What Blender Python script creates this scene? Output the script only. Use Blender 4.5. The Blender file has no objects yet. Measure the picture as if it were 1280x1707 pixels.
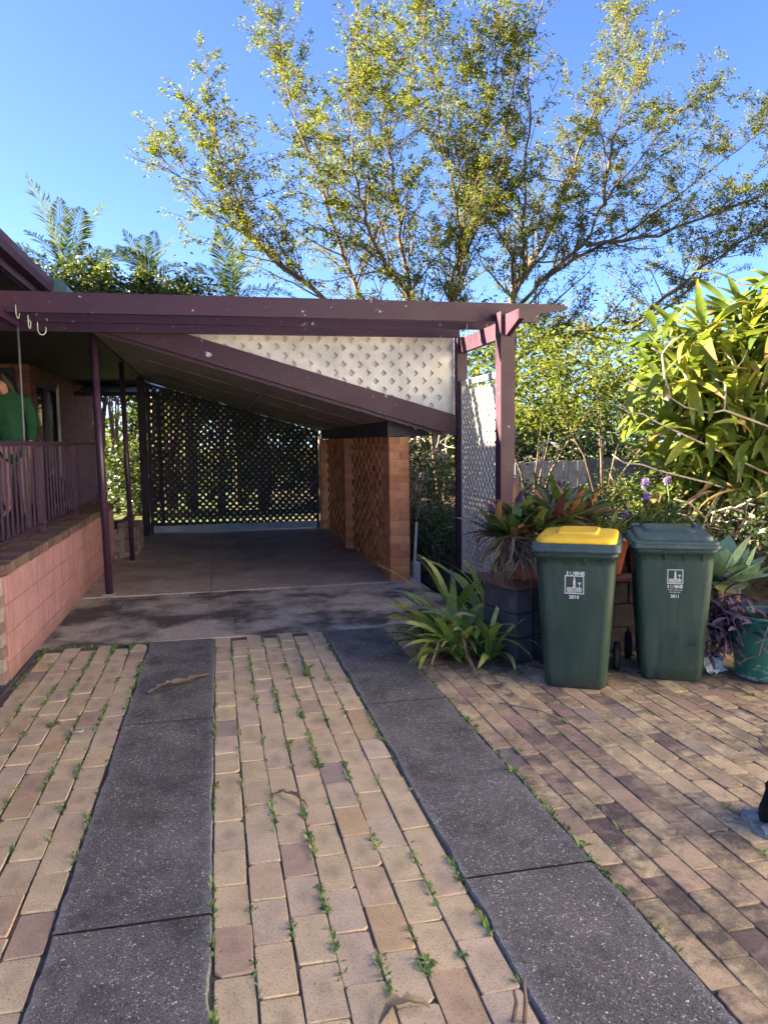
import bpy, math, random
import numpy as np
from math import sin, cos, pi, radians as rad
from mathutils import Vector, Matrix, Euler

random.seed(11)
np.random.seed(11)
S = bpy.context.scene
COL = S.collection

# ------------------------------------------------------------------ camera
CAM_H = 1.6
YAW, PITCH, ROLL = rad(12.115), rad(5.252), rad(-0.804)
fwd = Vector((sin(YAW)*cos(PITCH), cos(YAW)*cos(PITCH), -sin(PITCH)))
rt = Vector((cos(YAW), -sin(YAW), 0))
up = rt.cross(fwd)
r2 = rt*cos(ROLL) + up*sin(ROLL)
u2 = up*cos(ROLL) - rt*sin(ROLL)
cam = bpy.data.cameras.new('camera')
cam_o = bpy.data.objects.new('camera', cam)
COL.objects.link(cam_o)
m3 = Matrix((r2, u2, -fwd)).transposed()
cam_o.matrix_world = Matrix.Translation((0, 0, CAM_H)) @ m3.to_4x4()
cam.sensor_width = 36
cam.lens = 27.04
cam.clip_start = 0.05
cam.clip_end = 800
S.camera = cam_o

# ------------------------------------------------------------------ sky and sun
TO_SUN = Vector((-1, 0.24, 0.47)).normalized()
w = bpy.data.worlds.new('World')
S.world = w
w.use_nodes = True
wn = w.node_tree
bg = wn.nodes['Background']
sky = wn.nodes.new('ShaderNodeTexSky')
sky.sky_type = 'NISHITA'
sky.sun_disc = False
sky.sun_elevation = math.asin(TO_SUN.z)
sky.sun_rotation = math.atan2(TO_SUN.x, TO_SUN.y)
sky.air_density = 0.55
sky.dust_density = 0.5
sky.ozone_density = 6.5
tint = wn.nodes.new('ShaderNodeMixRGB')      # warm daylight balance, the same over the whole sky
tint.blend_type = 'MULTIPLY'
tint.inputs[0].default_value = 1.0
tint.inputs[2].default_value = (0.92, 0.82, 0.83, 1)
wn.links.new(sky.outputs[0], tint.inputs[1])
wn.links.new(tint.outputs[0], bg.inputs[0])
bg.inputs[1].default_value = 0.05
sun = bpy.data.lights.new('sun', 'SUN')
sun.energy = 5.0
sun.angle = rad(0.55)
sun.color = (1.0, 0.85, 0.60)
sun_o = bpy.data.objects.new('sun', sun)
COL.objects.link(sun_o)
sun_o.rotation_euler = (-TO_SUN).to_track_quat('-Z', 'Y').to_euler()
sun_o.location = TO_SUN*40
S.view_settings.view_transform = 'Standard'
S.view_settings.look = 'None'
S.view_settings.exposure = 3.65
S.view_settings.gamma = 1.0
S.view_settings.use_curve_mapping = False
S.cycles.max_bounces = 8
S.cycles.diffuse_bounces = 5
S.cycles.transparent_max_bounces = 8

# ------------------------------------------------------------------ helpers: objects
def link(o, parent=None):
    COL.objects.link(o)
    if parent is not None:
        o.parent = parent
    return o

def root(name, label, cat, loc=(0, 0, 0), group=None, rz=0.0):
    o = bpy.data.objects.new(name, None)
    o.empty_display_size = 0.1
    o.location = loc
    o.rotation_euler = (0, 0, rz)
    o['label'] = label
    o['category'] = cat
    if group:
        o['group'] = group
    return link(o)

def tag(o, label, cat, group=None):
    o['label'] = label
    o['category'] = cat
    if group:
        o['group'] = group
    return o

def struct(o):
    o['kind'] = 'structure'
    return o

def org(parent):
    p = Vector((0, 0, 0))
    while parent is not None:
        p += parent.location
        parent = parent.parent
    return p

class MB:
    def __init__(s):
        s.v = []; s.f = []; s.m = []; s.sm = []
    def add(s, v, f, mi=0, smooth=False):
        b = len(s.v)
        s.v += [tuple(p) for p in v]
        s.f += [tuple(i+b for i in q) for q in f]
        s.m += [mi]*len(f)
        s.sm += [smooth]*len(f)
    def box(s, a, b, mi=0, bev=0.0):
        (x0, y0, z0), (x1, y1, z1) = a, b
        if bev <= 0:
            v = [(x0, y0, z0), (x1, y0, z0), (x1, y1, z0), (x0, y1, z0), (x0, y0, z1), (x1, y0, z1), (x1, y1, z1), (x0, y1, z1)]
            s.add(v, [(3, 2, 1, 0), (4, 5, 6, 7), (0, 1, 5, 4), (1, 2, 6, 5), (2, 3, 7, 6), (3, 0, 4, 7)], mi)
            return
        e = bev
        v = []
        for (X, Y, Z) in [(x0, y0, z0), (x1, y0, z0), (x1, y1, z0), (x0, y1, z0), (x0, y0, z1), (x1, y0, z1), (x1, y1, z1), (x0, y1, z1)]:
            dx = e if X == x0 else -e; dy = e if Y == y0 else -e; dz = e if Z == z0 else -e
            v += [(X, Y+dy, Z+dz), (X+dx, Y, Z+dz), (X+dx, Y+dy, Z)]
        f = [(2, 11, 8, 5), (14, 17, 20, 23), (1, 4, 16, 13), (3, 6, 18, 15), (7, 10, 22, 19), (9, 0, 12, 21)]
        # edges
        f += [(1, 2, 5, 4), (3, 5, 8, 6), (7, 8, 11, 10), (9, 11, 2, 0)]
        f += [(13, 16, 17, 14), (15, 18, 20, 17), (19, 22, 23, 20), (21, 12, 14, 23)]
        f += [(0, 1, 13, 12), (4, 3, 15, 16), (6, 7, 19, 18), (10, 9, 21, 22)]
        f += [(0, 2, 1), (3, 4, 5), (6, 8, 7), (9, 10, 11), (12, 13, 14), (15, 17, 16), (18, 19, 20), (21, 23, 22)]
        s.add(v, f, mi)
    def hexa(s, v, mi=0):
        s.add(v, [(3, 2, 1, 0), (4, 5, 6, 7), (0, 1, 5, 4), (1, 2, 6, 5), (2, 3, 7, 6), (3, 0, 4, 7)], mi)
    def tube(s, pts, rs, n=8, mi=0, cap=True, smooth=True):
        pts = [Vector(p) for p in pts]
        if not hasattr(rs, '__len__'):
            rs = [rs]*len(pts)
        v = []; f = []
        side = None
        for i, p in enumerate(pts):
            d = (pts[min(i+1, len(pts)-1)] - pts[max(i-1, 0)])
            if d.length < 1e-9: d = Vector((0, 0, 1))
            d.normalize()
            if side is None:
                a = Vector((0, 0, 1)) if abs(d.z) < 0.9 else Vector((1, 0, 0))
                side = d.cross(a).normalized()
            else:
                side = (side - d*side.dot(d))
                if side.length < 1e-6: side = d.orthogonal()
                side.normalize()
            b = d.cross(side)
            for k in range(n):
                t = 2*pi*k/n
                v.append(p + (side*cos(t) + b*sin(t))*rs[i])
        for i in range(len(pts)-1):
            for k in range(n):
                k2 = (k+1) % n
                f.append((i*n+k, i*n+k2, (i+1)*n+k2, (i+1)*n+k))
        s.add(v, f, mi, smooth)
        if cap and n > 3:
            b = len(s.v) - len(v)
            s.f += [tuple(b+k for k in range(n))[::-1], tuple(b+(len(pts)-1)*n+k for k in range(n))]
            s.m += [mi, mi]; s.sm += [False, False]
    def lathe(s, prof, c=(0, 0, 0), n=20, mi=0, smooth=True):
        v = []; f = []
        for (r, z) in prof:
            for k in range(n):
                t = 2*pi*k/n
                v.append((c[0]+r*cos(t), c[1]+r*sin(t), c[2]+z))
        for i in range(len(prof)-1):
            for k in range(n):
                k2 = (k+1) % n
                f.append((i*n+k, i*n+k2, (i+1)*n+k2, (i+1)*n+k))
        s.add(v, f, mi, smooth)
    def prism(s, poly, axis, a, b, mi=0):
        """poly: 2D points; axis: extrusion axis index"""
        n = len(poly)
        def P(q, t):
            if axis == 0: return (t, q[0], q[1])
            if axis == 1: return (q[0], t, q[1])
            return (q[0], q[1], t)
        v = [P(q, a) for q in poly] + [P(q, b) for q in poly]
        f = [tuple(range(n)), tuple(range(2*n-1, n-1, -1))]
        f += [(i, i+n, (i+1) % n + n, (i+1) % n) for i in range(n)]
        s.add(v, f, mi)
    def loft(s, secs, mi=0, smooth=True, cap0=True, cap1=True):
        n = len(secs[0]); v = [p for q in secs for p in q]
        f = [(i*n+k, i*n+(k+1) % n, (i+1)*n+(k+1) % n, (i+1)*n+k) for i in range(len(secs)-1) for k in range(n)]
        b = len(s.v)
        s.add(v, f, mi, smooth)
        if cap0: s.f.append(tuple(b+k for k in range(n))[::-1]); s.m.append(mi); s.sm.append(False)
        if cap1: s.f.append(tuple(b+(len(secs)-1)*n+k for k in range(n))); s.m.append(mi); s.sm.append(False)
    def mesh(s, name, mats, off=Vector((0, 0, 0))):
        me = bpy.data.meshes.new(name)
        me.from_pydata([(p[0]-off[0], p[1]-off[1], p[2]-off[2]) for p in s.v], [], s.f)
        if not isinstance(mats, (list, tuple)): mats = [mats]
        for m in mats: me.materials.append(m)
        me.polygons.foreach_set('material_index', s.m)
        me.polygons.foreach_set('use_smooth', s.sm)
        me.validate()
        # consistent outward normals matter little for two-sided Cycles shading
        return me
    def build(s, name, mats, parent=None, local=False):
        off = Vector((0, 0, 0)) if local else org(parent)
        o = bpy.data.objects.new(name, s.mesh(name, mats, off))
        return link(o, parent)

def inst(name, me, parent, loc, rot=(0, 0, 0), sc=(1, 1, 1), local=False):
    o = bpy.data.objects.new(name, me)
    o.location = Vector(loc) - (Vector((0, 0, 0)) if local else org(parent))
    o.rotation_euler = rot
    o.scale = sc
    return link(o, parent)

def np_mesh(name, verts, faces, mat, smooth=False):
    """verts (N,3), faces (M,4)"""
    me = bpy.data.meshes.new(name)
    verts = np.asarray(verts, np.float32); faces = np.asarray(faces, np.int32)
    k = faces.shape[1]
    me.vertices.add(len(verts)); me.vertices.foreach_set('co', verts.ravel())
    me.loops.add(faces.size); me.loops.foreach_set('vertex_index', faces.ravel())
    me.polygons.add(len(faces)); me.polygons.foreach_set('loop_start', np.arange(0, faces.size, k, dtype=np.int32))
    me.polygons.foreach_set('loop_total', np.full(len(faces), k, np.int32))
    if smooth: me.polygons.foreach_set('use_smooth', np.ones(len(faces), bool))
    me.materials.append(mat)
    me.update(calc_edges=True)
    return me

# ------------------------------------------------------------------ helpers: materials
class NT:
    def __init__(s, name):
        s.m = bpy.data.materials.new(name)
        s.m.use_nodes = True
        s.t = s.m.node_tree
        s.b = s.t.nodes['Principled BSDF']
        s.o = s.t.nodes['Material Output']
    def n(s, ty, **kw):
        nd = s.t.nodes.new('ShaderNode'+ty)
        for k, v in kw.items():
            if k.startswith('i_'):
                key = k[2:]
                key = int(key) if key.isdigit() else key
                s.set(nd.inputs[key], v)
            else:
                setattr(nd, k, v)
        return nd
    def set(s, sock, v):
        if isinstance(v, bpy.types.NodeSocket):
            s.t.links.new(v, sock)
        elif isinstance(v, tuple) and len(v) == 3 and sock.type == 'RGBA':
            sock.default_value = (*v, 1)
        else:
            sock.default_value = v
    def math(s, op, a, b=0.0, clamp=False):
        nd = s.n('Math', operation=op); nd.use_clamp = clamp
        s.set(nd.inputs[0], a); s.set(nd.inputs[1], b)
        return nd.outputs[0]
    def mix(s, f, a, b, blend='MIX'):
        nd = s.n('MixRGB', blend_type=blend)
        s.set(nd.inputs[0], f); s.set(nd.inputs[1], a); s.set(nd.inputs[2], b)
        return nd.outputs[0]
    def ramp(s, f, stops, interp='LINEAR'):
        nd = s.n('ValToRGB'); s.set(nd.inputs[0], f)
        cr = nd.color_ramp; cr.interpolation = interp
        while len(cr.elements) > 1: cr.elements.remove(cr.elements[-1])
        cr.elements[0].position = stops[0][0]; cr.elements[0].color = s.c4(stops[0][1])
        for p, c in stops[1:]:
            e = cr.elements.new(p); e.color = s.c4(c)
        return nd.outputs[0]
    def c4(s, c):
        if not hasattr(c, '__len__'): c = (c, c, c)
        return (*c, 1) if len(c) == 3 else c
    def noise(s, vec, scale, detail=4, rough=0.55, out=0, dist=0.0):
        nd = s.n('TexNoise'); s.set(nd.inputs['Vector'], vec)
        nd.inputs['Scale'].default_value = scale; nd.inputs['Detail'].default_value = detail
        nd.inputs['Roughness'].default_value = rough; nd.inputs['Distortion'].default_value = dist
        return nd.outputs[out]
    def voro(s, vec, scale, feature='F1', out='Distance', rnd=1.0):
        nd = s.n('TexVoronoi', feature=feature); s.set(nd.inputs['Vector'], vec)
        nd.inputs['Scale'].default_value = scale
        nd.inputs['Randomness'].default_value = rnd
        return nd.outputs[out]
    def obj(s, spread=True):
        tc = s.n('TexCoord').outputs['Object']
        if not spread: return tc
        r = s.n('ObjectInfo').outputs['Random']
        off = s.math('MULTIPLY', r, 57.0)
        va = s.n('VectorMath', operation='ADD'); s.set(va.inputs[0], tc)
        cx = s.n('CombineXYZ'); s.set(cx.inputs[0], off); s.set(cx.inputs[1], s.math('MULTIPLY', r, 31.0))
        s.set(va.inputs[1], cx.outputs[0])
        return va.outputs[0]
    def pos(s):
        return s.n('NewGeometry').outputs['Position']
    def rand(s):
        r = s.n('ObjectInfo').outputs['Random']
        q = s.n('NewGeometry').outputs['Random Per Island']
        return s.math('FRACT', s.math('ADD', r, q))
    def scale(s, vec, v):
        nd = s.n('VectorMath', operation='MULTIPLY'); s.set(nd.inputs[0], vec); nd.inputs[1].default_value = v
        return nd.outputs[0]
    def bump(s, h, strength=0.3, dist=0.01, prev=None):
        nd = s.n('Bump'); nd.inputs['Strength'].default_value = strength; nd.inputs['Distance'].default_value = dist
        s.set(nd.inputs['Height'], h)
        if prev is not None: s.set(nd.inputs['Normal'], prev)
        return nd.outputs[0]
    def done(s, color=None, rough=None, normal=None, spec=None):
        if color is not None: s.set(s.b.inputs['Base Color'], color)
        if rough is not None: s.set(s.b.inputs['Roughness'], rough)
        if normal is not None: s.set(s.b.inputs['Normal'], normal)
        if spec is not None: s.b.inputs['Specular IOR Level'].default_value = spec
        return s.m

def sepx(t, v, i):
    nd = t.n('SeparateXYZ'); t.set(nd.inputs[0], v)
    return nd.outputs[i]

def mat_plain(name, c, rough=0.6, var=0.15, sc=6.0, bump=0.15, spec=0.4):
    t = NT(name)
    p = t.obj()
    n = t.noise(p, sc, 5, 0.6)
    f = t.ramp(n, [(0.25, 1-var*1.6), (0.75, 1+var)])
    col = t.mix(1.0, c, f, 'MULTIPLY')
    return t.done(col, rough, t.bump(t.noise(p, sc*12, 3), bump, 0.004), spec)

def mat_timber(name, c, lichen=True, rough=0.5, wear=(0.078, 0.038, 0.062)):
    t = NT(name)
    p = t.obj()
    w_ = t.pos()
    grain = t.noise(t.scale(p, (3, 30, 30)), 1.0, 4, 0.6)
    n = t.noise(p, 3.0, 5, 0.65)
    col = t.mix(1.0, c, t.ramp(n, [(0.25, 0.72), (0.8, 1.25)]), 'MULTIPLY')
    # faded, chalky paint and grime streaks
    col = t.mix(t.ramp(t.noise(p, 9, 6, 0.7), [(0.55, 0.0), (0.75, 0.35)]), col, wear)
    peel = t.math('GREATER_THAN', t.noise(t.scale(p, (2.2, 9, 9)), 7.0, 6, 0.75), 0.655)
    col = t.mix(peel, col, (0.15, 0.12, 0.115))
    if lichen:
        wj = t.n('VectorMath', operation='ADD'); t.set(wj.inputs[0], w_)
        t.set(wj.inputs[1], t.scale(t.noise(w_, 26, 4, 0.7, 1), (.11, .11, .11)))
        w_ = wj.outputs[0]
        v = t.voro(w_, 6.5, 'F1', 'Distance')
        vd = t.math('ADD', v, t.math('MULTIPLY', t.noise(w_, 30, 4, 0.6), 0.22))
        sp = t.voro(w_, 6.5, 'F1', 'Color')
        big = sepx(t, sp, 0)
        thr = t.math('ADD', t.math('MULTIPLY', t.math('POWER', big, 7.0), 0.20), 0.07)
        spot = t.math('LESS_THAN', vd, thr)
        v2 = t.voro(w_, 19, 'F1', 'Distance')
        vd2 = t.math('ADD', v2, t.math('MULTIPLY', t.noise(w_, 70, 3, 0.6), 0.2))
        thr2 = t.math('ADD', t.math('MULTIPLY', t.math('POWER', sepx(t, t.voro(w_, 19, 'F1', 'Color'), 1), 4.0), 0.25), 0.07)
        spot2 = t.math('LESS_THAN', vd2, thr2)
        dens = t.ramp(t.noise(w_, 1.1, 2), [(0.44, 0.0), (0.47, 1.0)])
        lm = t.math('MULTIPLY', t.math('MAXIMUM', spot, spot2), dens)
        col = t.mix(lm, col, t.mix(t.noise(w_, 60, 3), (0.36, 0.39, 0.36), (0.55, 0.56, 0.52)))
        h = t.math('ADD', t.math('MULTIPLY', grain, 0.3), t.math('MULTIPLY', lm, 0.8))
    else:
        h = t.math('MULTIPLY', grain, 0.4)
    r = t.ramp(n, [(0.3, rough-0.1), (0.7, rough+0.15)])
    return t.done(col, r, t.bump(h, 0.25, 0.006), 0.4)

def mat_brick(name, stops, dark=0.35, soot=(0.05, 0.04, 0.045), rough=0.85, center=False, speck=True, grime=0.0):
    """fired clay unit: colour per unit, blotches, fine pores"""
    t = NT(name)
    p = t.obj()
    r = t.rand()
    base = t.ramp(r, stops)
    n1 = t.noise(p, 7.0, 5, 0.6)
    base = t.mix(1.0, base, t.ramp(n1, [(0.25, 0.78), (0.75, 1.16)]), 'MULTIPLY')
    r2_ = t.math('FRACT', t.math('MULTIPLY', r, 7.31))
    amt = t.ramp(r2_, [(0.25, 0.0), (0.98, dark)])
    if center:
        g = t.n('TexCoord').outputs['Generated']
        mp = t.n('Mapping'); t.set(mp.inputs[0], g)
        mp.inputs['Location'].default_value = (-0.5, -0.5, 0)
        ln = t.n('VectorMath', operation='LENGTH')
        t.set(ln.inputs[0], t.scale(mp.outputs[0], (1.5, 1.35, 0)))
        d = t.math('ADD', ln.outputs['Value'], t.math('MULTIPLY', t.noise(p, 12, 4, 0.6), 0.9))
        blot = t.ramp(d, [(0.45, 1.0), (0.95, 0.0)])
    else:
        blot = t.ramp(t.noise(p, 8.5, 5, 0.65), [(0.40, 0.0), (0.58, 1.0)])
    base = t.mix(t.math('MULTIPLY', amt, blot), base, soot)
    h = t.noise(p, 45, 4, 0.7)
    if speck:
        w_ = t.pos()
        dn = t.math('ADD', t.math('MULTIPLY', t.noise(w_, 2.1, 4, 0.6), 0.55), t.math('MULTIPLY', t.noise(w_, 17, 5, 0.75, 0, 0.6), 0.5))
        base = t.mix(t.math('MULTIPLY', t.ramp(dn, [(0.50, 0.0), (0.66, 1.0)]), grime), base, soot)
        sp = t.noise(p, 130, 3, 0.65)
        base = t.mix(t.ramp(sp, [(0.54, 0.0), (0.66, 0.7)]), base, (0.17, 0.11, 0.08))
        base = t.mix(t.ramp(t.noise(p, 110, 2), [(0.62, 0.0), (0.72, 0.35)]), base, (0.62, 0.50, 0.36))
        h = t.math('ADD', t.math('MULTIPLY', h, 0.6), t.math('MULTIPLY', sp, 0.5))
    return t.done(base, rough, t.bump(h, 0.45, 0.004), 0.25)

def mat_leaf(name, stops, trans=0.4, rough=0.45, tip=None, island=True, spec=0.35):
    t = NT(name)
    r = t.rand() if island else t.n('ObjectInfo').outputs['Random']
    col = t.ramp(r, stops)
    if tip is not None:
        # dry tips: along the blade (generated Y)
        g = sepx(t, t.n('TexCoord').outputs['Generated'], 1)
        gg = t.math('ADD', g, t.math('MULTIPLY', t.math('SUBTRACT', t.noise(t.obj(), 14, 4), 0.5), 0.5))
        r3 = t.math('MULTIPLY', t.math('POWER', t.math('FRACT', t.math('MULTIPLY', r, 5.7)), 2.0), 0.3)
        edge = t.math('SUBTRACT', 1.02, r3)
        f = t.math('MULTIPLY', t.math('SUBTRACT', gg, edge), 9.0, True)
        col = t.mix(f, col, tip)
    col = t.mix(1.0, col, t.ramp(t.noise(t.obj(), 25, 3), [(0.3, 0.8), (0.7, 1.15)]), 'MULTIPLY')
    t.done(col, rough, None, 0.12 if rough >= 0.6 else spec)
    tr = t.n('BsdfTranslucent')
    t.set(tr.inputs[0], t.mix(1.0, col, (1.5, 1.35, 0.6), 'MULTIPLY'))
    mx = t.n('MixShader'); mx.inputs[0].default_value = trans
    t.t.links.new(t.b.outputs[0], mx.inputs[1]); t.t.links.new(tr.outputs[0], mx.inputs[2])
    t.t.links.new(mx.outputs[0], t.o.inputs[0])
    return t.m

M = {}
PURPLE = (0.042, 0.0135, 0.031)
M['timber'] = mat_timber('purple_timber', PURPLE)
M['timber_plain'] = mat_timber('purple_timber_clean', PURPLE, lichen=False)
M['steel'] = mat_plain('purple_steel', (0.052, 0.025, 0.052), 0.35, 0.1, 8, 0.05, 0.5)
M['white'] = mat_plain('white_lattice_paint', (0.56, 0.56, 0.54), 0.55, 0.2, 4, 0.15)
M['lattice_backlit'] = mat_plain('backlit_lattice_dark', (0.045, 0.032, 0.042), 0.6, 0.15, 7, 0.1)  # white lattice coloured dark: its backlit shade is put into the base colour
M['cream'] = mat_plain('cream_weatherboard', (0.80, 0.75, 0.64), 0.6, 0.06, 3, 0.05)
M['road'] = mat_plain('asphalt', (0.06, 0.06, 0.062), 0.9, 0.2, 6, 0.4)
M['kerb'] = mat_plain('footpath_concrete', (0.36, 0.34, 0.31), 0.9, 0.15, 6, 0.3)
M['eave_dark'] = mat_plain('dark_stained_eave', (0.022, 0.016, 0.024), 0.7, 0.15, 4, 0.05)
M['lining'] = mat_plain('ceiling_sheet_paint', (0.34, 0.31, 0.29), 0.6, 0.15, 2, 0.06)
M['trellis'] = mat_plain('aged_cream_trellis_paint', (0.44, 0.425, 0.385), 0.6, 0.12, 7, 0.12)
M['teal'] = mat_plain('teal_roof_steel', (0.05, 0.10, 0.11), 0.4, 0.1, 4, 0.03)
M['roof'] = mat_plain('roof_tile', (0.13, 0.08, 0.08), 0.7, 0.2, 4, 0.2)
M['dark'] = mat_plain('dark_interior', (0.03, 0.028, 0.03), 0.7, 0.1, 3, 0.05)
M['verandah'] = mat_plain('verandah_floor_paint', (0.12, 0.09, 0.09), 0.6, 0.2, 3, 0.1)
M['soffit'] = mat_plain('soffit_paint', (0.055, 0.043, 0.055), 0.6, 0.1, 3, 0.05)
M['galv'] = mat_plain('galvanised', (0.45, 0.46, 0.46), 0.4, 0.15, 12, 0.05)
M['pole_grey'] = mat_plain('dull_grey_steel', (0.13, 0.13, 0.14), 0.6, 0.2, 12, 0.05)
M['hook'] = mat_plain('verdigris_hook', (0.42, 0.52, 0.36), 0.6, 0.2, 30, 0.1)
M['mortar'] = mat_plain('mortar', (0.33, 0.28, 0.25), 0.95, 0.2, 20, 0.4)
M['sand'] = mat_plain('joint_soil', (0.13, 0.10, 0.075), 0.95, 0.4, 30, 0.5)
M['pillar_brick'] = mat_brick('orange_brick', [(0.0, (0.47, 0.175, 0.075)), (0.5, (0.55, 0.23, 0.10)), (1.0, (0.62, 0.30, 0.14))], 0.12, speck=False)
M['paver_tan'] = mat_brick('tan_paver', [(0.0, (0.54, 0.40, 0.255)), (0.2, (0.60, 0.45, 0.28)), (0.55, (0.62, 0.475, 0.285)), (0.75, (0.57, 0.435, 0.31)), (0.88, (0.58, 0.40, 0.22)), (0.97, (0.46, 0.315, 0.23)), (1.0, (0.32, 0.25, 0.22))], 0.42, (0.15, 0.115, 0.095), center=True, grime=0.16)
M['paver_mix'] = mat_brick('mixed_paver', [(0.0, (0.38, 0.25, 0.19)), (0.10, (0.28, 0.185, 0.16)), (0.24, (0.50, 0.365, 0.225)), (0.65, (0.56, 0.43, 0.255)), (0.84, (0.45, 0.31, 0.205)), (0.95, (0.50, 0.38, 0.25)), (1.0, (0.22, 0.185, 0.18))], 0.9, (0.070, 0.058, 0.054), grime=0.8)
M['cap_brick'] = mat_brick('dark_capping_brick', [(0, (0.10, 0.065, 0.06)), (1, (0.16, 0.10, 0.085))], 0.4)
M['bed_brick'] = mat_brick('bed_brick', [(0, (0.27, 0.12, 0.075)), (1, (0.36, 0.19, 0.11))], 0.3)
def mat_pink(name, c):
    t = NT(name); p = t.pos()
    col = t.mix(1.0, c, t.ramp(t.noise(p, 4.5, 6, 0.7), [(0.25, 0.72), (0.75, 1.15)]), 'MULTIPLY')
    st = t.noise(t.scale(p, (7, 7, 0.55)), 2.2, 6, 0.7)
    col = t.mix(t.ramp(st, [(0.50, 0.0), (0.72, 0.45)]), col, (0.13, 0.075, 0.07))
    zz = t.math('ADD', sepx(t, p, 2), t.math('MULTIPLY', t.noise(p, 8, 5, 0.7), 0.25))
    col = t.mix(t.ramp(zz, [(0.10, 0.55), (0.28, 0.0)]), col, (0.11, 0.08, 0.065))
    col = t.mix(t.ramp(t.noise(p, 38, 4, 0.7), [(0.60, 0.0), (0.70, 0.35)]), col, (0.52, 0.36, 0.34))
    h = t.math('ADD', t.noise(p, 60, 5, 0.75), t.math('MULTIPLY', t.noise(p, 13, 3), 0.6))
    return t.done(col, 0.85, t.bump(h, 0.7, 0.006), 0.2)
M['pink'] = mat_pink('pink_painted_block', (0.41, 0.222, 0.222))
M['pink_joint'] = mat_pink('pink_painted_joint', (0.30, 0.155, 0.155))
M['grey_block'] = mat_plain('grey_painted_block', (0.085, 0.075, 0.08), 0.85, 0.3, 9, 0.7, 0.2)
M['cap_slab'] = mat_plain('brown_capping', (0.17, 0.075, 0.055), 0.8, 0.25, 9, 0.3)
M['terracotta'] = mat_plain('terracotta_plastic', (0.42, 0.13, 0.075), 0.5, 0.12, 10, 0.08)
M['soil'] = mat_plain('garden_soil', (0.045, 0.034, 0.026), 0.95, 0.4, 14, 0.8, 0.1)
M['bark'] = mat_plain('grey_brown_bark', (0.13, 0.095, 0.07), 0.9, 0.35, 14, 0.6, 0.15)
M['bark_pale'] = mat_plain('pale_bark', (0.34, 0.29, 0.23), 0.85, 0.25, 14, 0.3, 0.2)
def mat_bin(name, c, dust, amt):
    t = NT(name); p = t.obj()
    col = t.mix(1.0, c, t.ramp(t.noise(p, 3, 4, 0.6), [(0.25, 0.8), (0.75, 1.25)]), 'MULTIPLY')
    streak = t.noise(t.scale(p, (9, 9, 1.1)), 2.0, 6, 0.7)
    col = t.mix(t.math('MULTIPLY', t.ramp(streak, [(0.46, 0.0), (0.72, 1.0)]), amt), col, dust)
    scr = t.noise(t.scale(p, (60, 60, 7)), 1.6, 5, 0.75)
    scr2 = t.noise(t.scale(p, (8, 8, 70)), 1.6, 4, 0.75)
    m_ = t.math('MAXIMUM', t.ramp(scr, [(0.66, 0.0), (0.72, 0.7)]), t.ramp(scr2, [(0.68, 0.0), (0.74, 0.6)]))
    col = t.mix(m_, col, dust)
    low = t.math('MULTIPLY', t.math('SUBTRACT', 0.16, sepx(t, t.n('TexCoord').outputs['Object'], 2)), 4.0, True)
    col = t.mix(t.math('MULTIPLY', low, t.ramp(t.noise(p, 24, 5, 0.7), [(0.4, 0.0), (0.65, 0.6)])), col, (0.10, 0.085, 0.065))
    return t.done(col, t.ramp(streak, [(0.3, 0.36), (0.7, 0.62)]), t.bump(t.noise(p, 150, 3), 0.06, 0.002), 0.45)
M['bin_green'] = mat_bin('dark_green_plastic', (0.016, 0.041, 0.031), (0.08, 0.10, 0.088), 0.4)
M['bin_lid_green'] = mat_bin('faded_green_plastic', (0.032, 0.062, 0.062), (0.12, 0.145, 0.14), 0.5)
M['bin_yellow'] = mat_bin('yellow_plastic', (0.78, 0.47, 0.008), (0.62, 0.47, 0.16), 0.4)
M['rubber'] = mat_plain('black_rubber', (0.015, 0.015, 0.017), 0.7, 0.2, 9, 0.1)
tpr = NT('worn_white_print'); _p = tpr.obj(False)
M['print'] = tpr.done(tpr.mix(tpr.ramp(tpr.noise(_p, 170, 4, 0.7), [(0.56, 0.0), (0.66, 0.75)]), (0.56, 0.60, 0.62), (0.06, 0.10, 0.09)), 0.6)
M['pot_green'] = mat_plain('flaking_green_paint', (0.035, 0.15, 0.105), 0.6, 0.25, 9, 0.2)
M['paper'] = mat_plain('crumpled_paper', (0.62, 0.64, 0.60), 0.8, 0.2, 12, 0.1)
M['stone'] = mat_plain('grey_stone', (0.25, 0.24, 0.225), 0.9, 0.3, 14, 0.6)
M['lava'] = mat_plain('dark_trunk', (0.022, 0.020, 0.022), 0.95, 0.4, 14, 1.0, 0.1)
M['paling_pale'] = mat_plain('weathered_paling', (0.20, 0.205, 0.215), 0.85, 0.25, 5, 0.2)
M['paling_dark'] = mat_plain('dark_paling', (0.05, 0.06, 0.075), 0.8, 0.25, 5, 0.2)
M['dry'] = mat_leaf('dry_leaf', [(0, (0.15, 0.10, 0.07)), (0.6, (0.24, 0.18, 0.13)), (1, (0.34, 0.28, 0.22))], 0.2, 0.8)
M['stick'] = mat_plain('dry_stick', (0.20, 0.13, 0.09), 0.85, 0.3, 20, 0.3)
M['skin'] = mat_plain('skin', (0.42, 0.22, 0.15), 0.5, 0.06, 8, 0.03)
M['hair'] = mat_plain('dark_hair', (0.012, 0.010, 0.010), 0.5, 0.2, 40, 0.3)
M['jacket'] = mat_plain('green_fleece', (0.022, 0.085, 0.045), 0.95, 0.15, 12, 0.3, 0.15)
M['trouser'] = mat_plain('pale_trousers', (0.30, 0.20, 0.22), 0.9, 0.15, 12, 0.3, 0.15)
M['eye'] = mat_plain('dark_eye', (0.02, 0.015, 0.012), 0.2, 0.0, 5, 0.0)
M['lip'] = mat_plain('lip', (0.35, 0.12, 0.10), 0.5, 0.0, 5, 0.0)
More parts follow.
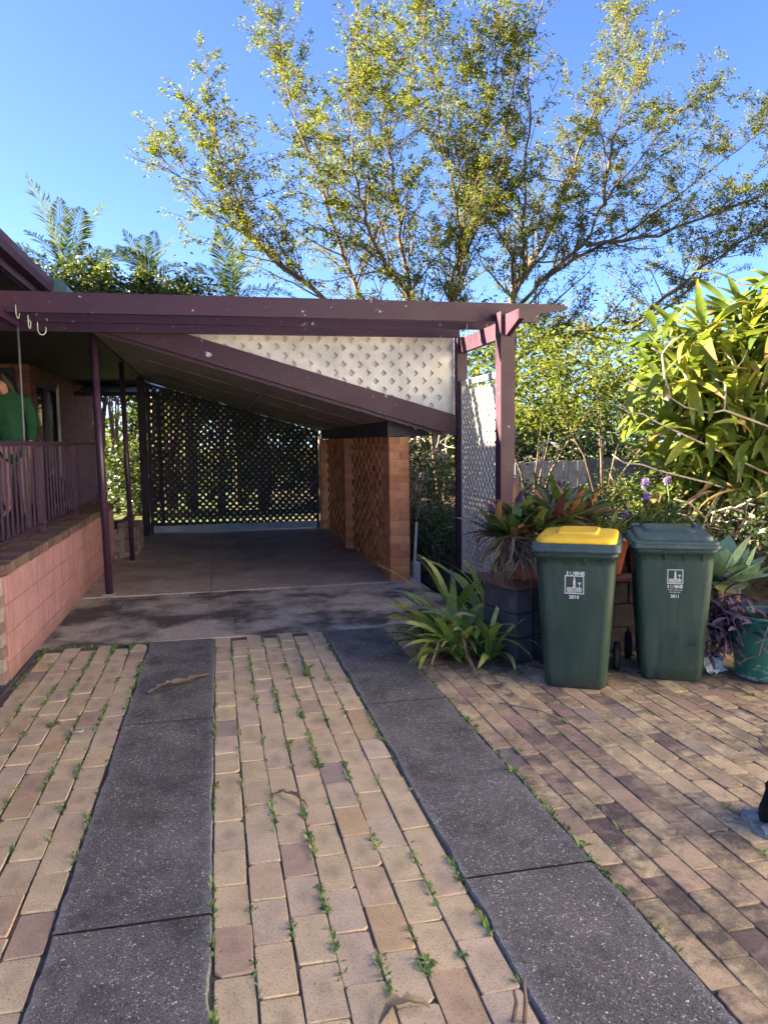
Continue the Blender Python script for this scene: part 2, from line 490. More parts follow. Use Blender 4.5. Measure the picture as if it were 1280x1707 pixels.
M['petal'] = mat_leaf('purple_petal', [(0, (0.17, 0.10, 0.42)), (1, (0.30, 0.20, 0.55))], 0.3, 0.5)
M['petal_pale'] = mat_leaf('pale_petal', [(0, (0.45, 0.30, 0.62)), (1, (0.62, 0.50, 0.75))], 0.3, 0.5)
# foliage
M['lf_tree'] = mat_leaf('tree_leaf', [(0, (0.0350, 0.0625, 0.0094)), (0.3, (0.0666, 0.1020, 0.0126)), (0.65, (0.1191, 0.1481, 0.0156)), (0.93, (0.1752, 0.1777, 0.0209)), (1, (0.1331, 0.0986, 0.0262))], 0.45, 0.6)
M['lf_tree2'] = mat_leaf('tree_leaf_olive', [(0, (0.0497, 0.0772, 0.0178)), (0.4, (0.0869, 0.1157, 0.0230)), (0.75, (0.1283, 0.1544, 0.0294)), (0.95, (0.1738, 0.1815, 0.0319)), (1, (0.1324, 0.0927, 0.0319))], 0.42, 0.6)
M['lf_dark'] = mat_leaf('dark_leaf', [(0, (0.018, 0.035, 0.014)), (0.6, (0.03, 0.055, 0.02)), (0.9, (0.06, 0.085, 0.025)), (1, (0.10, 0.12, 0.03))], 0.25)
M['lf_mid'] = mat_leaf('mid_leaf', [(0, (0.03, 0.055, 0.016)), (0.5, (0.055, 0.09, 0.024)), (0.85, (0.10, 0.135, 0.03)), (1, (0.19, 0.19, 0.04))], 0.35)
M['lf_yel'] = mat_leaf('yellow_leaf', [(0, (0.0398, 0.0663, 0.0133)), (0.4, (0.0696, 0.0994, 0.0185)), (0.8, (0.1127, 0.1392, 0.0232)), (1, (0.1658, 0.1658, 0.0331))], 0.42, 0.6)
M['lf_palm'] = mat_leaf('palm_leaflet', [(0, (0.0315, 0.0570, 0.0216)), (0.6, (0.0540, 0.0870, 0.0336)), (1, (0.0810, 0.1200, 0.0432))], 0.3, 0.7)
M['lf_drac'] = mat_leaf('dracaena_leaf', [(0, (0.0664, 0.1107, 0.0221)), (0.4, (0.1181, 0.1697, 0.0310)), (0.75, (0.1845, 0.2288, 0.0406)), (0.96, (0.2509, 0.2804, 0.0590)), (1, (0.2804, 0.2509, 0.0738))], 0.42, 0.36, tip=(0.26, 0.15, 0.07))
M['lf_drac_in'] = mat_leaf('dracaena_inner_leaf', [(0, (0.0590, 0.0996, 0.0221)), (0.5, (0.1107, 0.1587, 0.0295)), (0.97, (0.1919, 0.2362, 0.0443)), (1, (0.2214, 0.2066, 0.0590))], 0.42, 0.4)
M['lf_strap'] = mat_leaf('strap_leaf', [(0, (0.1222, 0.2156, 0.0504)), (0.35, (0.2300, 0.3234, 0.0719)), (0.7, (0.4169, 0.4600, 0.1077)), (1, (0.5750, 0.5606, 0.1581))], 0.3, 0.35, tip=(0.22, 0.18, 0.18))
M['lf_brom'] = mat_leaf('bromeliad_leaf', [(0, (0.045, 0.075, 0.026)), (0.35, (0.085, 0.125, 0.035)), (0.6, (0.13, 0.18, 0.05)), (0.75, (0.14, 0.085, 0.045)), (0.88, (0.10, 0.032, 0.045)), (0.95, (0.28, 0.10, 0.04)), (1, (0.14, 0.045, 0.06))], 0.22, 0.35, tip=(0.07, 0.02, 0.03))
M['lf_brom_pale'] = mat_leaf('pale_bromeliad_leaf', [(0, (0.12, 0.19, 0.04)), (1, (0.24, 0.29, 0.07))], 0.35, 0.35)
M['lf_agave'] = mat_leaf('agave_leaf', [(0, (0.12, 0.21, 0.14)), (0.7, (0.17, 0.27, 0.17)), (0.9, (0.21, 0.31, 0.19)), (1, (0.30, 0.33, 0.10))], 0.15, 0.5)
M['lf_purple'] = mat_leaf('purple_leaf', [(0, (0.045, 0.028, 0.06)), (0.6, (0.075, 0.05, 0.095)), (1, (0.12, 0.09, 0.125))], 0.15, 0.45)
M['lf_weed'] = mat_leaf('weed_leaf', [(0, (0.1013, 0.1823, 0.0675)), (0.6, (0.1688, 0.2767, 0.1013)), (0.9, (0.2565, 0.3510, 0.1215)), (1, (0.3645, 0.3240, 0.1620))], 0.35, 0.6)
M['grass'] = mat_leaf('grass_blade', [(0, (0.05, 0.10, 0.03)), (1, (0.11, 0.17, 0.05))], 0.3, 0.6)

def mat_aggregate(xc, hw):
    t = NT('exposed_aggregate')
    p = t.pos()
    jp = t.n('VectorMath', operation='ADD'); t.set(jp.inputs[0], p)
    t.set(jp.inputs[1], t.scale(t.noise(p, 40, 2, out=1), (0.012, 0.012, 0.0)))
    v = jp.outputs[0]
    col = t.voro(v, 135, 'F1', 'Color')
    dist = t.voro(v, 120, 'F1', 'Distance')
    rv = sepx(t, col, 0)
    stone = t.ramp(rv, [(0.0, (0.036, 0.033, 0.033)), (0.40, (0.076, 0.069, 0.066)), (0.66, (0.13, 0.117, 0.108)), (0.82, (0.21, 0.18, 0.15)), (0.92, (0.33, 0.28, 0.22)), (0.97, (0.44, 0.40, 0.35)), (1.0, (0.52, 0.49, 0.45))])
    matrix = t.mix(t.noise(p, 200, 2), (0.058, 0.053, 0.051), (0.13, 0.117, 0.11))
    base = t.mix(t.ramp(dist, [(0.30, 0.0), (0.52, 1.0)]), stone, matrix)
    big = t.noise(p, 2.2, 5, 0.65)
    base = t.mix(1.0, base, t.ramp(big, [(0.3, 0.95), (0.7, 1.8)]), 'MULTIPLY')
    # larger scattered pebbles
    d2 = t.voro(v, 34, 'F1', 'Distance'); c2 = sepx(t, t.voro(v, 34, 'F1', 'Color'), 1)
    peb = t.math('MULTIPLY', t.math('LESS_THAN', d2, 0.20), t.math('GREATER_THAN', c2, 0.72))
    base = t.mix(peb, base, t.ramp(sepx(t, t.voro(v, 34, 'F1', 'Color'), 2), [(0, (0.09, 0.075, 0.06)), (0.5, (0.20, 0.16, 0.12)), (1, (0.42, 0.38, 0.32))]))
    # tyre-worn pale patches, damp stains and fine dirt
    wn_ = t.noise(t.scale(p, (5.0, 0.7, 1)), 1.0, 6, 0.7)
    base = t.mix(t.ramp(wn_, [(0.52, 0.0), (0.72, 0.45)]), base, t.mix(t.noise(p, 150, 3), (0.11, 0.10, 0.095), (0.25, 0.23, 0.215)))
    base = t.mix(t.ramp(t.noise(p, 3.7, 6, 0.75), [(0.50, 0.0), (0.66, 0.6)]), base, (0.035, 0.030, 0.027))
    # worn pale cement along the slab edges
    ex = t.math('ABSOLUTE', t.math('SUBTRACT', sepx(t, p, 0), xc))
    e = t.math('SUBTRACT', hw, ex)
    e = t.math('ADD', e, t.math('MULTIPLY', t.math('SUBTRACT', t.noise(p, 26, 6, 0.8), 0.5), 0.16))
    base = t.mix(t.ramp(e, [(0.0, 0.7), (0.042, 0.0)]), base, t.mix(t.noise(p, 120, 3), (0.13, 0.125, 0.125), (0.34, 0.33, 0.32)))
    h = t.math('ADD', t.ramp(dist, [(0.1, 1.0), (0.55, 0.0)]), t.math('MULTIPLY', peb, 0.7))
    return t.done(base, 0.8, t.bump(h, 0.55, 0.004), 0.3)

def mat_slab(name, c, stain, lo, hi, sheen=0.8):
    t = NT(name)
    p = t.pos()
    n = t.noise(p, 1.3, 6, 0.65)
    col = t.mix(1.0, c, t.ramp(t.noise(p, 6, 6, 0.7), [(0.3, 0.8), (0.7, 1.2)]), 'MULTIPLY')
    col = t.mix(t.ramp(n, [(lo, 0.0), (hi, 0.93)]), col, stain)
    col = t.mix(t.ramp(t.noise(t.scale(p, (14, 2.0, 1)), 3.0, 4, 0.6), [(0.5, 0.0), (0.75, 0.25)]), col, stain)
    col = t.mix(t.ramp(t.noise(p, 90, 2), [(0.64, 0.0), (0.72, 0.4)]), col, (0.35, 0.33, 0.31))
    return t.done(col, sheen, t.bump(t.noise(p, 70, 4, 0.7), 0.35, 0.004), 0.3)

M['apron'] = mat_slab('apron_concrete', (0.42, 0.35, 0.28), (0.062, 0.052, 0.046), 0.44, 0.58)
M['floor'] = mat_slab('carport_concrete', (0.46, 0.375, 0.30), (0.20, 0.16, 0.13), 0.42, 0.72, 0.6)
M['edge'] = mat_slab('edging_concrete', (0.12, 0.11, 0.105), (0.035, 0.034, 0.038), 0.35, 0.6)

def mat_ground():
    t = NT('garden_ground')
    p = t.pos()
    g = t.mix(t.noise(p, 9, 5, 0.7), (0.035, 0.06, 0.018), (0.10, 0.115, 0.04))
    s_ = t.mix(t.noise(p, 20, 5, 0.7), (0.05, 0.036, 0.026), (0.13, 0.095, 0.065))
    x = t.math('ADD', sepx(t, p, 0), t.math('MULTIPLY', t.math('SUBTRACT', t.noise(p, 0.8, 4), 0.5), 5.0))
    f = t.ramp(t.math('MULTIPLY', t.math('ADD', x, 2.0), 0.2), [(0.55, 0.0), (0.85, 1.0)])
    return t.done(t.mix(f, g, s_), 0.95, t.bump(t.noise(p, 40, 5, 0.7), 0.6, 0.02), 0.1)
M['ground'] = mat_ground()

def mat_housebrick():
    t = NT('house_brick_wall')
    p = t.n('TexCoord').outputs['Object']
    sx = t.n('SeparateXYZ'); t.set(sx.inputs[0], p)
    cx = t.n('CombineXYZ'); t.set(cx.inputs[0], t.math('ADD', sx.outputs[1], sx.outputs[0])); t.set(cx.inputs[1], sx.outputs[2])
    b = t.n('TexBrick'); t.set(b.inputs['Vector'], cx.outputs[0])
    b.inputs['Color1'].default_value = (0.15, 0.066, 0.052, 1); b.inputs['Color2'].default_value = (0.22, 0.10, 0.075, 1)
    b.inputs['Mortar'].default_value = (0.09, 0.075, 0.07, 1)
    b.inputs['Scale'].default_value = 1.0; b.inputs['Mortar Size'].default_value = 0.006
    b.inputs['Brick Width'].default_value = 0.24; b.inputs['Row Height'].default_value = 0.086
    return t.done(b.outputs[0], 0.85, t.bump(t.math('SUBTRACT', 1.0, b.outputs['Fac']), 0.8, 0.008), 0.2)
M['housebrick'] = mat_housebrick()
tg = NT('window_glass'); tg.b.inputs['Roughness'].default_value = 0.05
tg.b.inputs['Base Color'].default_value = (0.02, 0.03, 0.04, 1); tg.b.inputs['Specular IOR Level'].default_value = 0.8
M['glass'] = tg.m

# ------------------------------------------------------------------ unit meshes
def unit_box(name, mat, bev=0.0):
    b = MB(); b.box((-.5, -.5, -.5), (.5, .5, .5), 0, bev)
    return b.mesh(name, mat)

def brick_mesh(name, mat, L, W, H, bev=0.005, jit=0.002):
    """length along Y, centred"""
    b = MB(); b.box((-W/2, -L/2, -H/2), (W/2, L/2, H/2), 0, bev)
    b.v = [(x+random.uniform(-jit, jit), y+random.uniform(-jit, jit), z+random.uniform(-jit, jit)*.5) for x, y, z in b.v]
    return b.mesh(name, mat)

def paver_mesh(mat, Wd=0.1203, L=0.2402, jit=0.0024):
    b = MB()
    c = [(-Wd/2, -L/2), (Wd/2, -L/2), (Wd/2, L/2), (-Wd/2, L/2)]
    c = [(x+random.uniform(-jit, jit), y+random.uniform(-jit, jit)) for x, y in c]
    # eight-point outline: corners knocked off
    o = []
    for i in range(4):
        p, q, r = Vector(c[i-1]), Vector(c[i]), Vector(c[(i+1) % 4])
        k = random.uniform(0.003, 0.008) if random.random() < .85 else random.uniform(.012, .022)
        o += [q+(p-q).normalized()*k, q+(r-q).normalized()*k]
    ctr = Vector((0, 0))
    z0, z1 = -0.045, -0.0035
    def ring(ins, z):
        return [(*(q*(1-ins/max(q.length, .01))), z) for q in o]
    v = ring(0, z0)+ring(0, z1)+ring(0.0045, 0.0)
    n = 8
    f = [(i, (i+1) % n, n+(i+1) % n, n+i) for i in range(n)] + [(n+i, n+(i+1) % n, 2*n+(i+1) % n, 2*n+i) for i in range(n)]
    f += [tuple(2*n+i for i in range(n))]
    b.add(v, f)
    return b.mesh('paver', mat)

def leaf_mesh(name, mat, L, W, bend, fold=0.25, n=6, shape='strap', twist=0.0, ground=True):
    """blade along +Y from the origin, bending towards -Z"""
    v = []; f = []
    y = z = 0.0; ang = 0.0
    for i in range(n+1):
        t = i/n
        if shape == 'strap': wd = min(1, 0.55+t*2.2)*(1-t**3.2)**0.7
        elif shape == 'lance': wd = max(0.16 if t < .99 else 0, sin(pi*min(1, (t*0.92+0.04)))**0.9)
        elif shape == 'agave': wd = (0.42+0.58*sin(pi*min(1, t*0.80+0.02)))*(1-t**5)
        else: wd = sin(pi*(t*0.96+0.02))
        wd = max(wd, 0.02)*W/2
        tw = twist*t
        for s_ in (-1, 0, 1):
            lx = s_*wd*cos(fold); lz = abs(s_)*wd*sin(fold)
            v.append((lx*cos(tw)-lz*sin(tw)*.3, y, z+lz*cos(tw)+lx*sin(tw)))
        ang += bend/n*(0.5+t)
        y += L/n*cos(ang); z -= L/n*sin(ang)
    for i in range(n):
        a = i*3
        f += [(a, a+1, a+4, a+3), (a+1, a+2, a+5, a+4)]
    me = np_mesh(name, v, f, mat, True)
    return me

UB = {}
def ub(key, bev=0.0):
    k = (key, bev)
    if k not in UB: UB[k] = unit_box(key, M[key], bev)
    return UB[k]

def bar(name, key, parent, a, b, bev=0.0):
    """axis aligned box from corner a to corner b as its own mesh"""
    m = MB(); m.box(a, b, 0, bev)
    return m.build(name, M[key], parent)

# ================================================================== SETTING: ground, slabs, paving
b = MB(); b.add([(-150, -60, -0.06), (150, -60, -0.06), (150, 260, -0.06), (-150, 260, -0.06)], [(0, 1, 2, 3)])
struct(b.build('ground', M['ground']))

# bedding soil just under the pavers (shows in the joints)
b = MB(); b.add([(-2.6, -2.5, -0.0065), (7.5, -2.5, -0.0065), (7.5, 6.40, -0.0065), (-2.6, 6.40, -0.0065)], [(0, 1, 2, 3)])
struct(b.build('paving_bed', M['sand']))

b = MB(); b.add([(-2.6, -8.6, -0.005), (7.5, -8.6, -0.005), (7.5, 0.72, -0.005), (-2.6, 0.72, -0.005)], [(0, 1, 2, 3)])
struct(b.build('forecourt', M['kerb']))

def struct_root(name):
    o = bpy.data.objects.new(name, None); o.empty_display_size = .1
    return struct(link(o))

# two concrete wheel strips, each poured in slabs
for (x0, x1) in ((-0.588, -0.068), (0.825, 1.345)):
    m_ = mat_aggregate((x0+x1)/2, (x1-x0)/2)
    r = struct_root('concrete_strip')
    ys = [-0.6, 0.72, 2.56, 4.49, 6.385]
    for i in range(4):
        bb = MB(); g_ = 0.006
        nseg = 60
        for k in range(nseg):              # slightly ragged long edges
            ya = ys[i]+g_+(ys[i+1]-ys[i]-2*g_)*k/nseg; yb_ = ys[i]+g_+(ys[i+1]-ys[i]-2*g_)*(k+1)/nseg
            if k == 0: ea = [(x0, x1)]
            ea.append((x0+random.uniform(-.002, .004)+.006*max(0, sin(yb_*5.1+x0*9)+sin(yb_*13.7+x0))*.8, x1-random.uniform(-.002, .004)-.006*max(0, sin(yb_*4.3+x1*7)+sin(yb_*15.1+x1))*.8))
            (a0, a1), (c0, c1) = ea[k], ea[k+1]; e_ = .007
            bb.add([(a0, ya, -.08), (a0, ya, -.006), (a0+e_, ya, .004), (a1-e_, ya, .004), (a1, ya, -.006), (a1, ya, -.08), (c0, yb_, -.08), (c0, yb_, -.006), (c0+e_, yb_, .004), (c1-e_, yb_, .004), (c1, yb_, -.006), (c1, yb_, -.08)],
                   [(0, 1, 7, 6), (1, 2, 8, 7), (2, 3, 9, 8), (3, 4, 10, 9), (4, 5, 11, 10)])
        bb.build('slab', m_, r)
b = MB(); b.box((-1.56, 2.0, -0.08), (-1.405, 6.385, 0.003), 0, 0.008)
struct(b.build('edging_strip', M['edge']))
b = MB(); b.box((-1.9, -2.4, -0.08), (-1.56, 5.4, 0.001), 0, 0.008)
struct(b.build('side_path', M['edge']))

# apron in front of the carport, then the carport floor, both cast in bays
r = struct_root('apron')
for (x0, x1) in ((-1.46, -0.98), (-0.977, 0.10), (0.103, 2.2)):
    bb = MB(); bb.box((x0, 6.392, -0.1), (x1, 8.39, 0.006), 0, 0.004); bb.build('slab', M['apron'], r)
r = struct_root('carport_floor')
for (x0, x1) in ((-1.6, -0.12), (-0.113, 2.2)):
    bb = MB(); bb.box((x0, 8.398, -0.1), (x1, 14.4, 0.016), 0, 0.004); bb.build('slab', M['floor'], r)

# --- pavers, each one its own piece
def seen(x, y, z=0.0, mar=0.02):
    v = Vector((x, y, z-CAM_H)); d = v.dot(fwd)
    if d < 0.3: return False
    return abs(v.dot(r2)/d) < 640/1282*(1+mar) and abs(v.dot(u2)/d) < 853.5/1282*(1+mar)

PT = [paver_mesh(M['paver_tan']) for _ in range(12)]
PM = [paver_mesh(M['paver_mix'], 0.1052, 0.2222) for _ in range(12)]

def lay(name, spots, meshes, limit=300):
    r = struct_root(name)
    spots.sort(key=lambda s: (not seen(s[0], s[1]), s[0]**2+s[1]**2))
    rest = []
    for i, (x, y, rz) in enumerate(spots):
        me = random.choice(meshes)
        z = random.uniform(-0.0035, 0.0025); tx = random.uniform(-.010, .010); ty = random.uniform(-.014, .014)
        rz2 = rz + random.choice((0, pi)) + random.uniform(-.006, .006)
        if i < limit and seen(x, y, 0, 0.12):
            inst('paver', me, r, (x, y, z), (tx, ty, rz2))
        else:
            rest.append((me, Matrix.Translation((x, y, z)) @ Euler((tx, ty, rz2)).to_matrix().to_4x4()))
    if rest:
        mb = MB()
        for me, mx in rest:
            mb.add([mx @ v.co for v in me.vertices], [tuple(p.vertices) for p in me.polygons])
        o = mb.build('paver', meshes[0].materials[0], r); o['kind'] = 'stuff'

sp = []
for c in range(7):
    x = -0.066+0.0635+c*0.1262
    y = 6.27 - (0.121 if c % 2 else 0.0)
    if c % 2: sp.append((x, 6.335, 0.0))if False else None
    while y > 0.9:
        sp.append((x+random.uniform(-.003, .003), y, 0)); y -= 0.2445
sp = [s for s in sp if s]
lay('centre_paving', sp, PT)
sp = []
for c in range(7):
    x = -0.592-0.0640-c*0.1285
    if x < -1.42: continue
    y = 6.265 - (0.122 if c % 2 else 0.0)
    while y > 0.9:
        sp.append((x+random.uniform(-.003, .003), y, 0)); y -= 0.2445
lay('side_paving', sp, PT)
sp = []
c = 0; x = 1.349+0.053
while x < 5.2:
    y = 6.27 - (0.1125 if c % 2 else 0.0)
    while y > 0.9:
        ok = True
        if y > 5.12 and x > 1.95: ok = False
        if x > 3.3 and y > 4.95: ok = False
        if (x-2.25)**2+(y-2.62)**2 < 0.155**2: ok = False
        if ok: sp.append((x+random.uniform(-.002, .002), y+random.uniform(-.004, .004), 0))
        y -= 0.2265
    x += 0.1085; c += 1
lay('court_paving', sp, PM)

# --- garden bed and lawn behind
b = MB()
nx, ny = 26, 26
vv = []; ff = []
for j in range(ny+1):
    for i in range(nx+1):
        x = 2.28+i*0.42; y = 5.35+j*0.62
        h = 0.30*min(1, max(0, (x-2.3)*1.2)) + random.uniform(-.04, .04)
        if i == 0: h = -0.02
        if j == 0 and x > 3.5: h = -0.04
        vv.append((x, y, h))
for j in range(ny):
    for i in range(nx):
        a = j*(nx+1)+i; ff.append((a, a+1, a+nx+2, a+nx+1))
b.add(vv, ff, 0, True)
struct(b.build('garden_bed', M['soil']))

# ================================================================== CARPORT
def roofz(x):            # underside of the skillion roof
    return 2.715 - (x+1.15)*0.295
cp = root('carport', 'open carport with low sloping roof and white lattice gable at the driveway end', 'carport', (0.5, 8.2, 0))
# sloping barge board with its lower edge
def slope_board(name, mat, x0, x1, y0, y1, zo0, zo1, parent):
    m = MB()
    m.hexa([(x0, y0, roofz(x0)+zo0), (x1, y0, roofz(x1)+zo0), (x1, y1, roofz(x1)+zo0), (x0, y1, roofz(x0)+zo0),
            (x0, y0, roofz(x0)+zo1), (x1, y0, roofz(x1)+zo1), (x1, y1, roofz(x1)+zo1), (x0, y1, roofz(x0)+zo1)])
    return m.build(name, mat, parent)
slope_board('barge_board', M['timber'], -1.18, 2.57, 8.135, 8.175, 0.03, 0.255, cp)
slope_board('rafter', M['timber_plain'], -1.18, 2.40, 8.178, 8.204, -0.01, 0.05, cp)
slope_board('rafter', M['timber_plain'], -1.18, 2.2, 14.13, 14.2, -0.02, 0.10, cp)
# eaves plate along the low side, on the brick wall
m = MB(); m.prism([(1.86, 1.655), (2.40, 1.655), (2.40, 1.664), (1.86, roofz(1.86)-.004)], 1, 8.405, 14.12); m.build('eaves_lining', M['soffit'], cp)
# ceiling sheets
ys = [8.245, 9.7, 11.2, 12.7, 14.12]
xs = [-1.18, 0.55, 2.17]
for i in range(4):
    for j in range(2):
        slope_board('ceiling_sheet', M['lining'], xs[j]+.003, xs[j+1]-.003, ys[i]+.003, ys[i+1]-.003, 0.0, 0.008, cp)
for i in (1, 2, 3):
    slope_board('cover_strip', M['lining'], -1.18, 2.17, ys[i]-.02, ys[i]+.02, -0.007, -0.001, cp)
for j in (1,):
    m = MB(); m.box((xs[j]-.02, 8.25, roofz(xs[j])-.012), (xs[j]+.02, 14.1, roofz(xs[j])-.005)); m.build('cover_strip', M['lining'], cp)
slope_board('roof_sheet', M['teal'], -1.2, 2.56, 8.245, 14.3, 0.075, 0.10, cp)
# white lattice gable: backing sheet and a pierced sheet in front of it
zt = 2.80
m = MB()
xa, xb = -0.9, 2.575
m.prism([(xa, roofz(xa)+.05), (xb, roofz(xb)+.05), (xb, zt), (xa, zt)], 1, 8.2335, 8.239)
m.build('gable_backing', M['white'], cp)
m = MB()
pit = 0.176; h = pit/2; ho = 0.062; ft = 0.012
yf = 8.209
for i in range(-2, 24):
    for j in range(-1, 16):
        for k in (0, 1):
            cx = -0.95+i*pit+k*h; cz = 1.72+j*pit+k*h
            if cz < roofz(cx)+0.06 or cz > 2.83 or cx > 2.56: continue
            hx = ho/2*1.2 + random.uniform(-.003, .003)
            if cx > 2.40: hx = 0.0
            dz = random.uniform(-.004, .004)
            o4 = [(cx, cz-h), (cx+h, cz), (cx, cz+h), (cx-h, cz)]
            if hx:
                i4 = [(cx, cz-hx+dz), (cx+hx, cz+dz), (cx, cz+hx+dz), (cx-hx, cz+dz)]
                v = [(q[0], yf, q[1]) for q in o4]+[(q[0], yf, q[1]) for q in i4]+[(q[0], yf+ft, q[1]) for q in i4]
                f = [(q, (q+1) % 4, 4+(q+1) % 4, 4+q) for q in range(4)]+[(4+q, 4+(q+1) % 4, 8+(q+1) % 4, 8+q) for q in range(4)]
            else:
                v = [(q[0], yf, q[1]) for q in o4]; f = [(0, 1, 2, 3)]
            m.add(v, f)
m.build('gable_lattice', M['white'], cp)
# steel posts on the verandah side
def pole(x, y, z1, rr, lean=0.0):
    m = MB(); m.tube([(x+lean, y, z1), (x, y, 0.016)], rr, 12); p = m.build('post', M['steel'], cp)
    m = MB(); m.box((x-.065, y-.065, .016), (x+.065, y+.065, .024), 0, .002); m.build('base_plate', M['galv'], p)
pole(-1.17, 8.53, 2.70, 0.040, -0.045)
pole(-1.18, 10.92, 2.70, 0.034, -0.035)
m = MB(); m.box((-1.31, 13.86, .016), (-1.18, 13.98, 2.75), 0, .006); m.build('post', M['timber_plain'], cp)
# beam down the verandah side
m = MB(); m.box((-1.24, 8.25, 2.715), (-1.19, 14.1, 2.86)); m.build('side_beam', M['timber_plain'], cp)

# lattice screens: slats are separate pieces
def clip(poly, p, d):
    """segment of the line p+t*d inside a convex polygon (2D)"""
    t0, t1 = -1e9, 1e9
    n = len(poly)
    for i in range(n):
        a = Vector(poly[i]); e = Vector(poly[(i+1) % n])-a
        nrm = Vector((-e.y, e.x))
        den = nrm.dot(d); num = nrm.dot(a-p)
        if abs(den) < 1e-9:
            if num > 0: return None
            continue
        t = num/den
        if den > 0: t0 = max(t0, t)
        else: t1 = min(t1, t)
    return (t0, t1) if t1-t0 > 0.03 else None

def lattice(parent, poly, plane, at, pitch, wd, th, mat):
    """poly counter-clockwise in (u,z); plane 'x' : u is Y, plane 'y': u is X"""
    me = unit_box('slat', mat)
    us = [p[0] for p in poly]; zs = [p[1] for p in poly]
    span = (max(us)-min(us))+(max(zs)-min(zs))
    for layer, sg in ((0, 1), (1, -1)):
        d = Vector((1, sg)).normalized()
        n = int(span/pitch)+2
        for k in range(-n, n):
            p = Vector((min(us), min(zs)+k*pitch+0.013))
            if sg < 0: p.y += (0)
            s_ = clip(poly, p, d)
            if not s_: continue
            c = p+d*((s_[0]+s_[1])/2); L = s_[1]-s_[0]
            a = at + (layer-0.5)*(th+0.0006)
            jit = random.uniform(-.003, .003)
            if plane == 'y':
                inst('slat', me, parent, (c.x, a, c.y+jit), (0, -math.atan2(d.y, d.x), 0), (L, th, wd))
            else:
                inst('slat', me, parent, (a, c.x, c.y+jit), (math.atan2(d.y, d.x), 0, 0), (th, L, wd))

# back screen of the carport
bs = root('lattice_screen', 'white diagonal lattice screen closing the back of the carport, dark against the garden', 'lattice screen', (0.3, 14.05, 0.016))
zl = lambda x: roofz(x)-0.10
lattice(bs, [(-1.16, 0.16), (1.78, 0.16), (1.78, zl(1.78)), (-1.16, zl(-1.16))], 'y', 14.05, 0.118, 0.043, 0.006, M['lattice_backlit'])
m = MB(); m.box((-1.17, 14.02, .05), (1.79, 14.08, .16)); m.build('bottom_rail', M['white'], bs)
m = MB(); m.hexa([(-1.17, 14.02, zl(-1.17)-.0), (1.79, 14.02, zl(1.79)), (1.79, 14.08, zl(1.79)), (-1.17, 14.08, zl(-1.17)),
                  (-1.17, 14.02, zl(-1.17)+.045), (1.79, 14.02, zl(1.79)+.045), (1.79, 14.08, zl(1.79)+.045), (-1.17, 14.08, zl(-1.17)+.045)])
m.build('top_rail', M['lattice_backlit'], bs)
m = MB(); m.box((-1.178, 14.0, .016), (-1.135, 14.10, zl(-1.16))); m.build('stile', M['lattice_backlit'], bs)
m = MB(); m.box((1.75, 14.0, .016), (1.795, 14.10, zl(1.79))); m.build('stile', M['lattice_backlit'], bs)

# ------------------------------------------------------------------ brick side wall (hit and miss screen between piers)
bw = root('brick_wall', 'orange brick carport wall of open hit-and-miss bricks between solid piers', 'wall', (1.98, 8.4, 0.0))
BM = [brick_mesh('brick', M['pillar_brick'], 0.228, 0.108, 0.077, 0.003) for _ in range(6)]
BH = [brick_mesh('brick', M['pillar_brick'], 0.109, 0.108, 0.077, 0.003) for _ in range(4)]
BL = [brick_mesh('brick', M['pillar_brick'], 0.228, 0.108, 0.0845, 0.003) for _ in range(6)]
CR = 0.086; NC = 19
def pier(x0, y0, nlen):
    """solid pier 0.23 wide in X, nlen courses bricks deep in Y"""
    core = MB(); core.box((x0+.007, y0+.007, .016), (x0+.223, y0+nlen-.007, .016+NC*CR-.004)); core.build('mortar', M['mortar'], bw)
    for c in range(NC):
        z = .016+c*CR+CR/2
        if c % 2 == 0:        # two headers showing on the front
            for k in (0, 1):
                inst('brick', random.choice(BM), bw, (x0+.0545+k*.1205, y0+.115, z))
            if nlen > .3:
                inst('brick', random.choice(BM), bw, (x0+.115, y0+nlen-.056, z), (0, 0, pi/2))
        else:                 # a stretcher across the front
            inst('brick', random.choice(BM), bw, (x0+.115, y0+.055, z), (0, 0, pi/2))
            if nlen > .3:
                for k in (0, 1):
                    inst('brick', random.choice(BM), bw, (x0+.0545+k*.1205, y0+.115+.122, z))
            else:
                inst('brick', random.choice(BM), bw, (x0+.115, y0+.055+.1215, z), (0, 0, pi/2))
pier(1.87, 8.40, 0.352)
pier(1.83, 11.27, 0.232)
pier(1.83, 13.98, 0.232)
def screen(y0, y1, xc):
    pt = 0.345
    for c in range(NC):
        y = y0+0.115+(pt/2 if c % 2 else 0.0)
        z = .016+c*CR+CR/2
        while y+0.113 < y1:
            inst('brick', random.choice(BL), bw, (xc+random.uniform(-.002, .002), y, z), (0, 0, random.choice((0, pi))))
            y += pt
        if c % 2: inst('brick', random.choice(BH), bw, (xc, y0+.0565, z))
screen(8.756, 11.265, 1.985)
screen(11.506, 13.975, 1.985)

# white perforated bracket leaning beside the pier
wb = MB(); wb.hexa([(2.185, 8.58, .2), (2.215, 8.58, .2), (2.215, 8.60, .2), (2.185, 8.60, .2), (2.215, 8.58, .66), (2.24, 8.58, .66), (2.24, 8.60, .66), (2.215, 8.60, .66)])
wb.box((2.17, 8.54, -.05), (2.26, 8.64, .2), 0, .01)
tag(wb.build('bracket', M['white']), 'narrow white upright bracket on a pale block beside the brick pier', 'bracket')

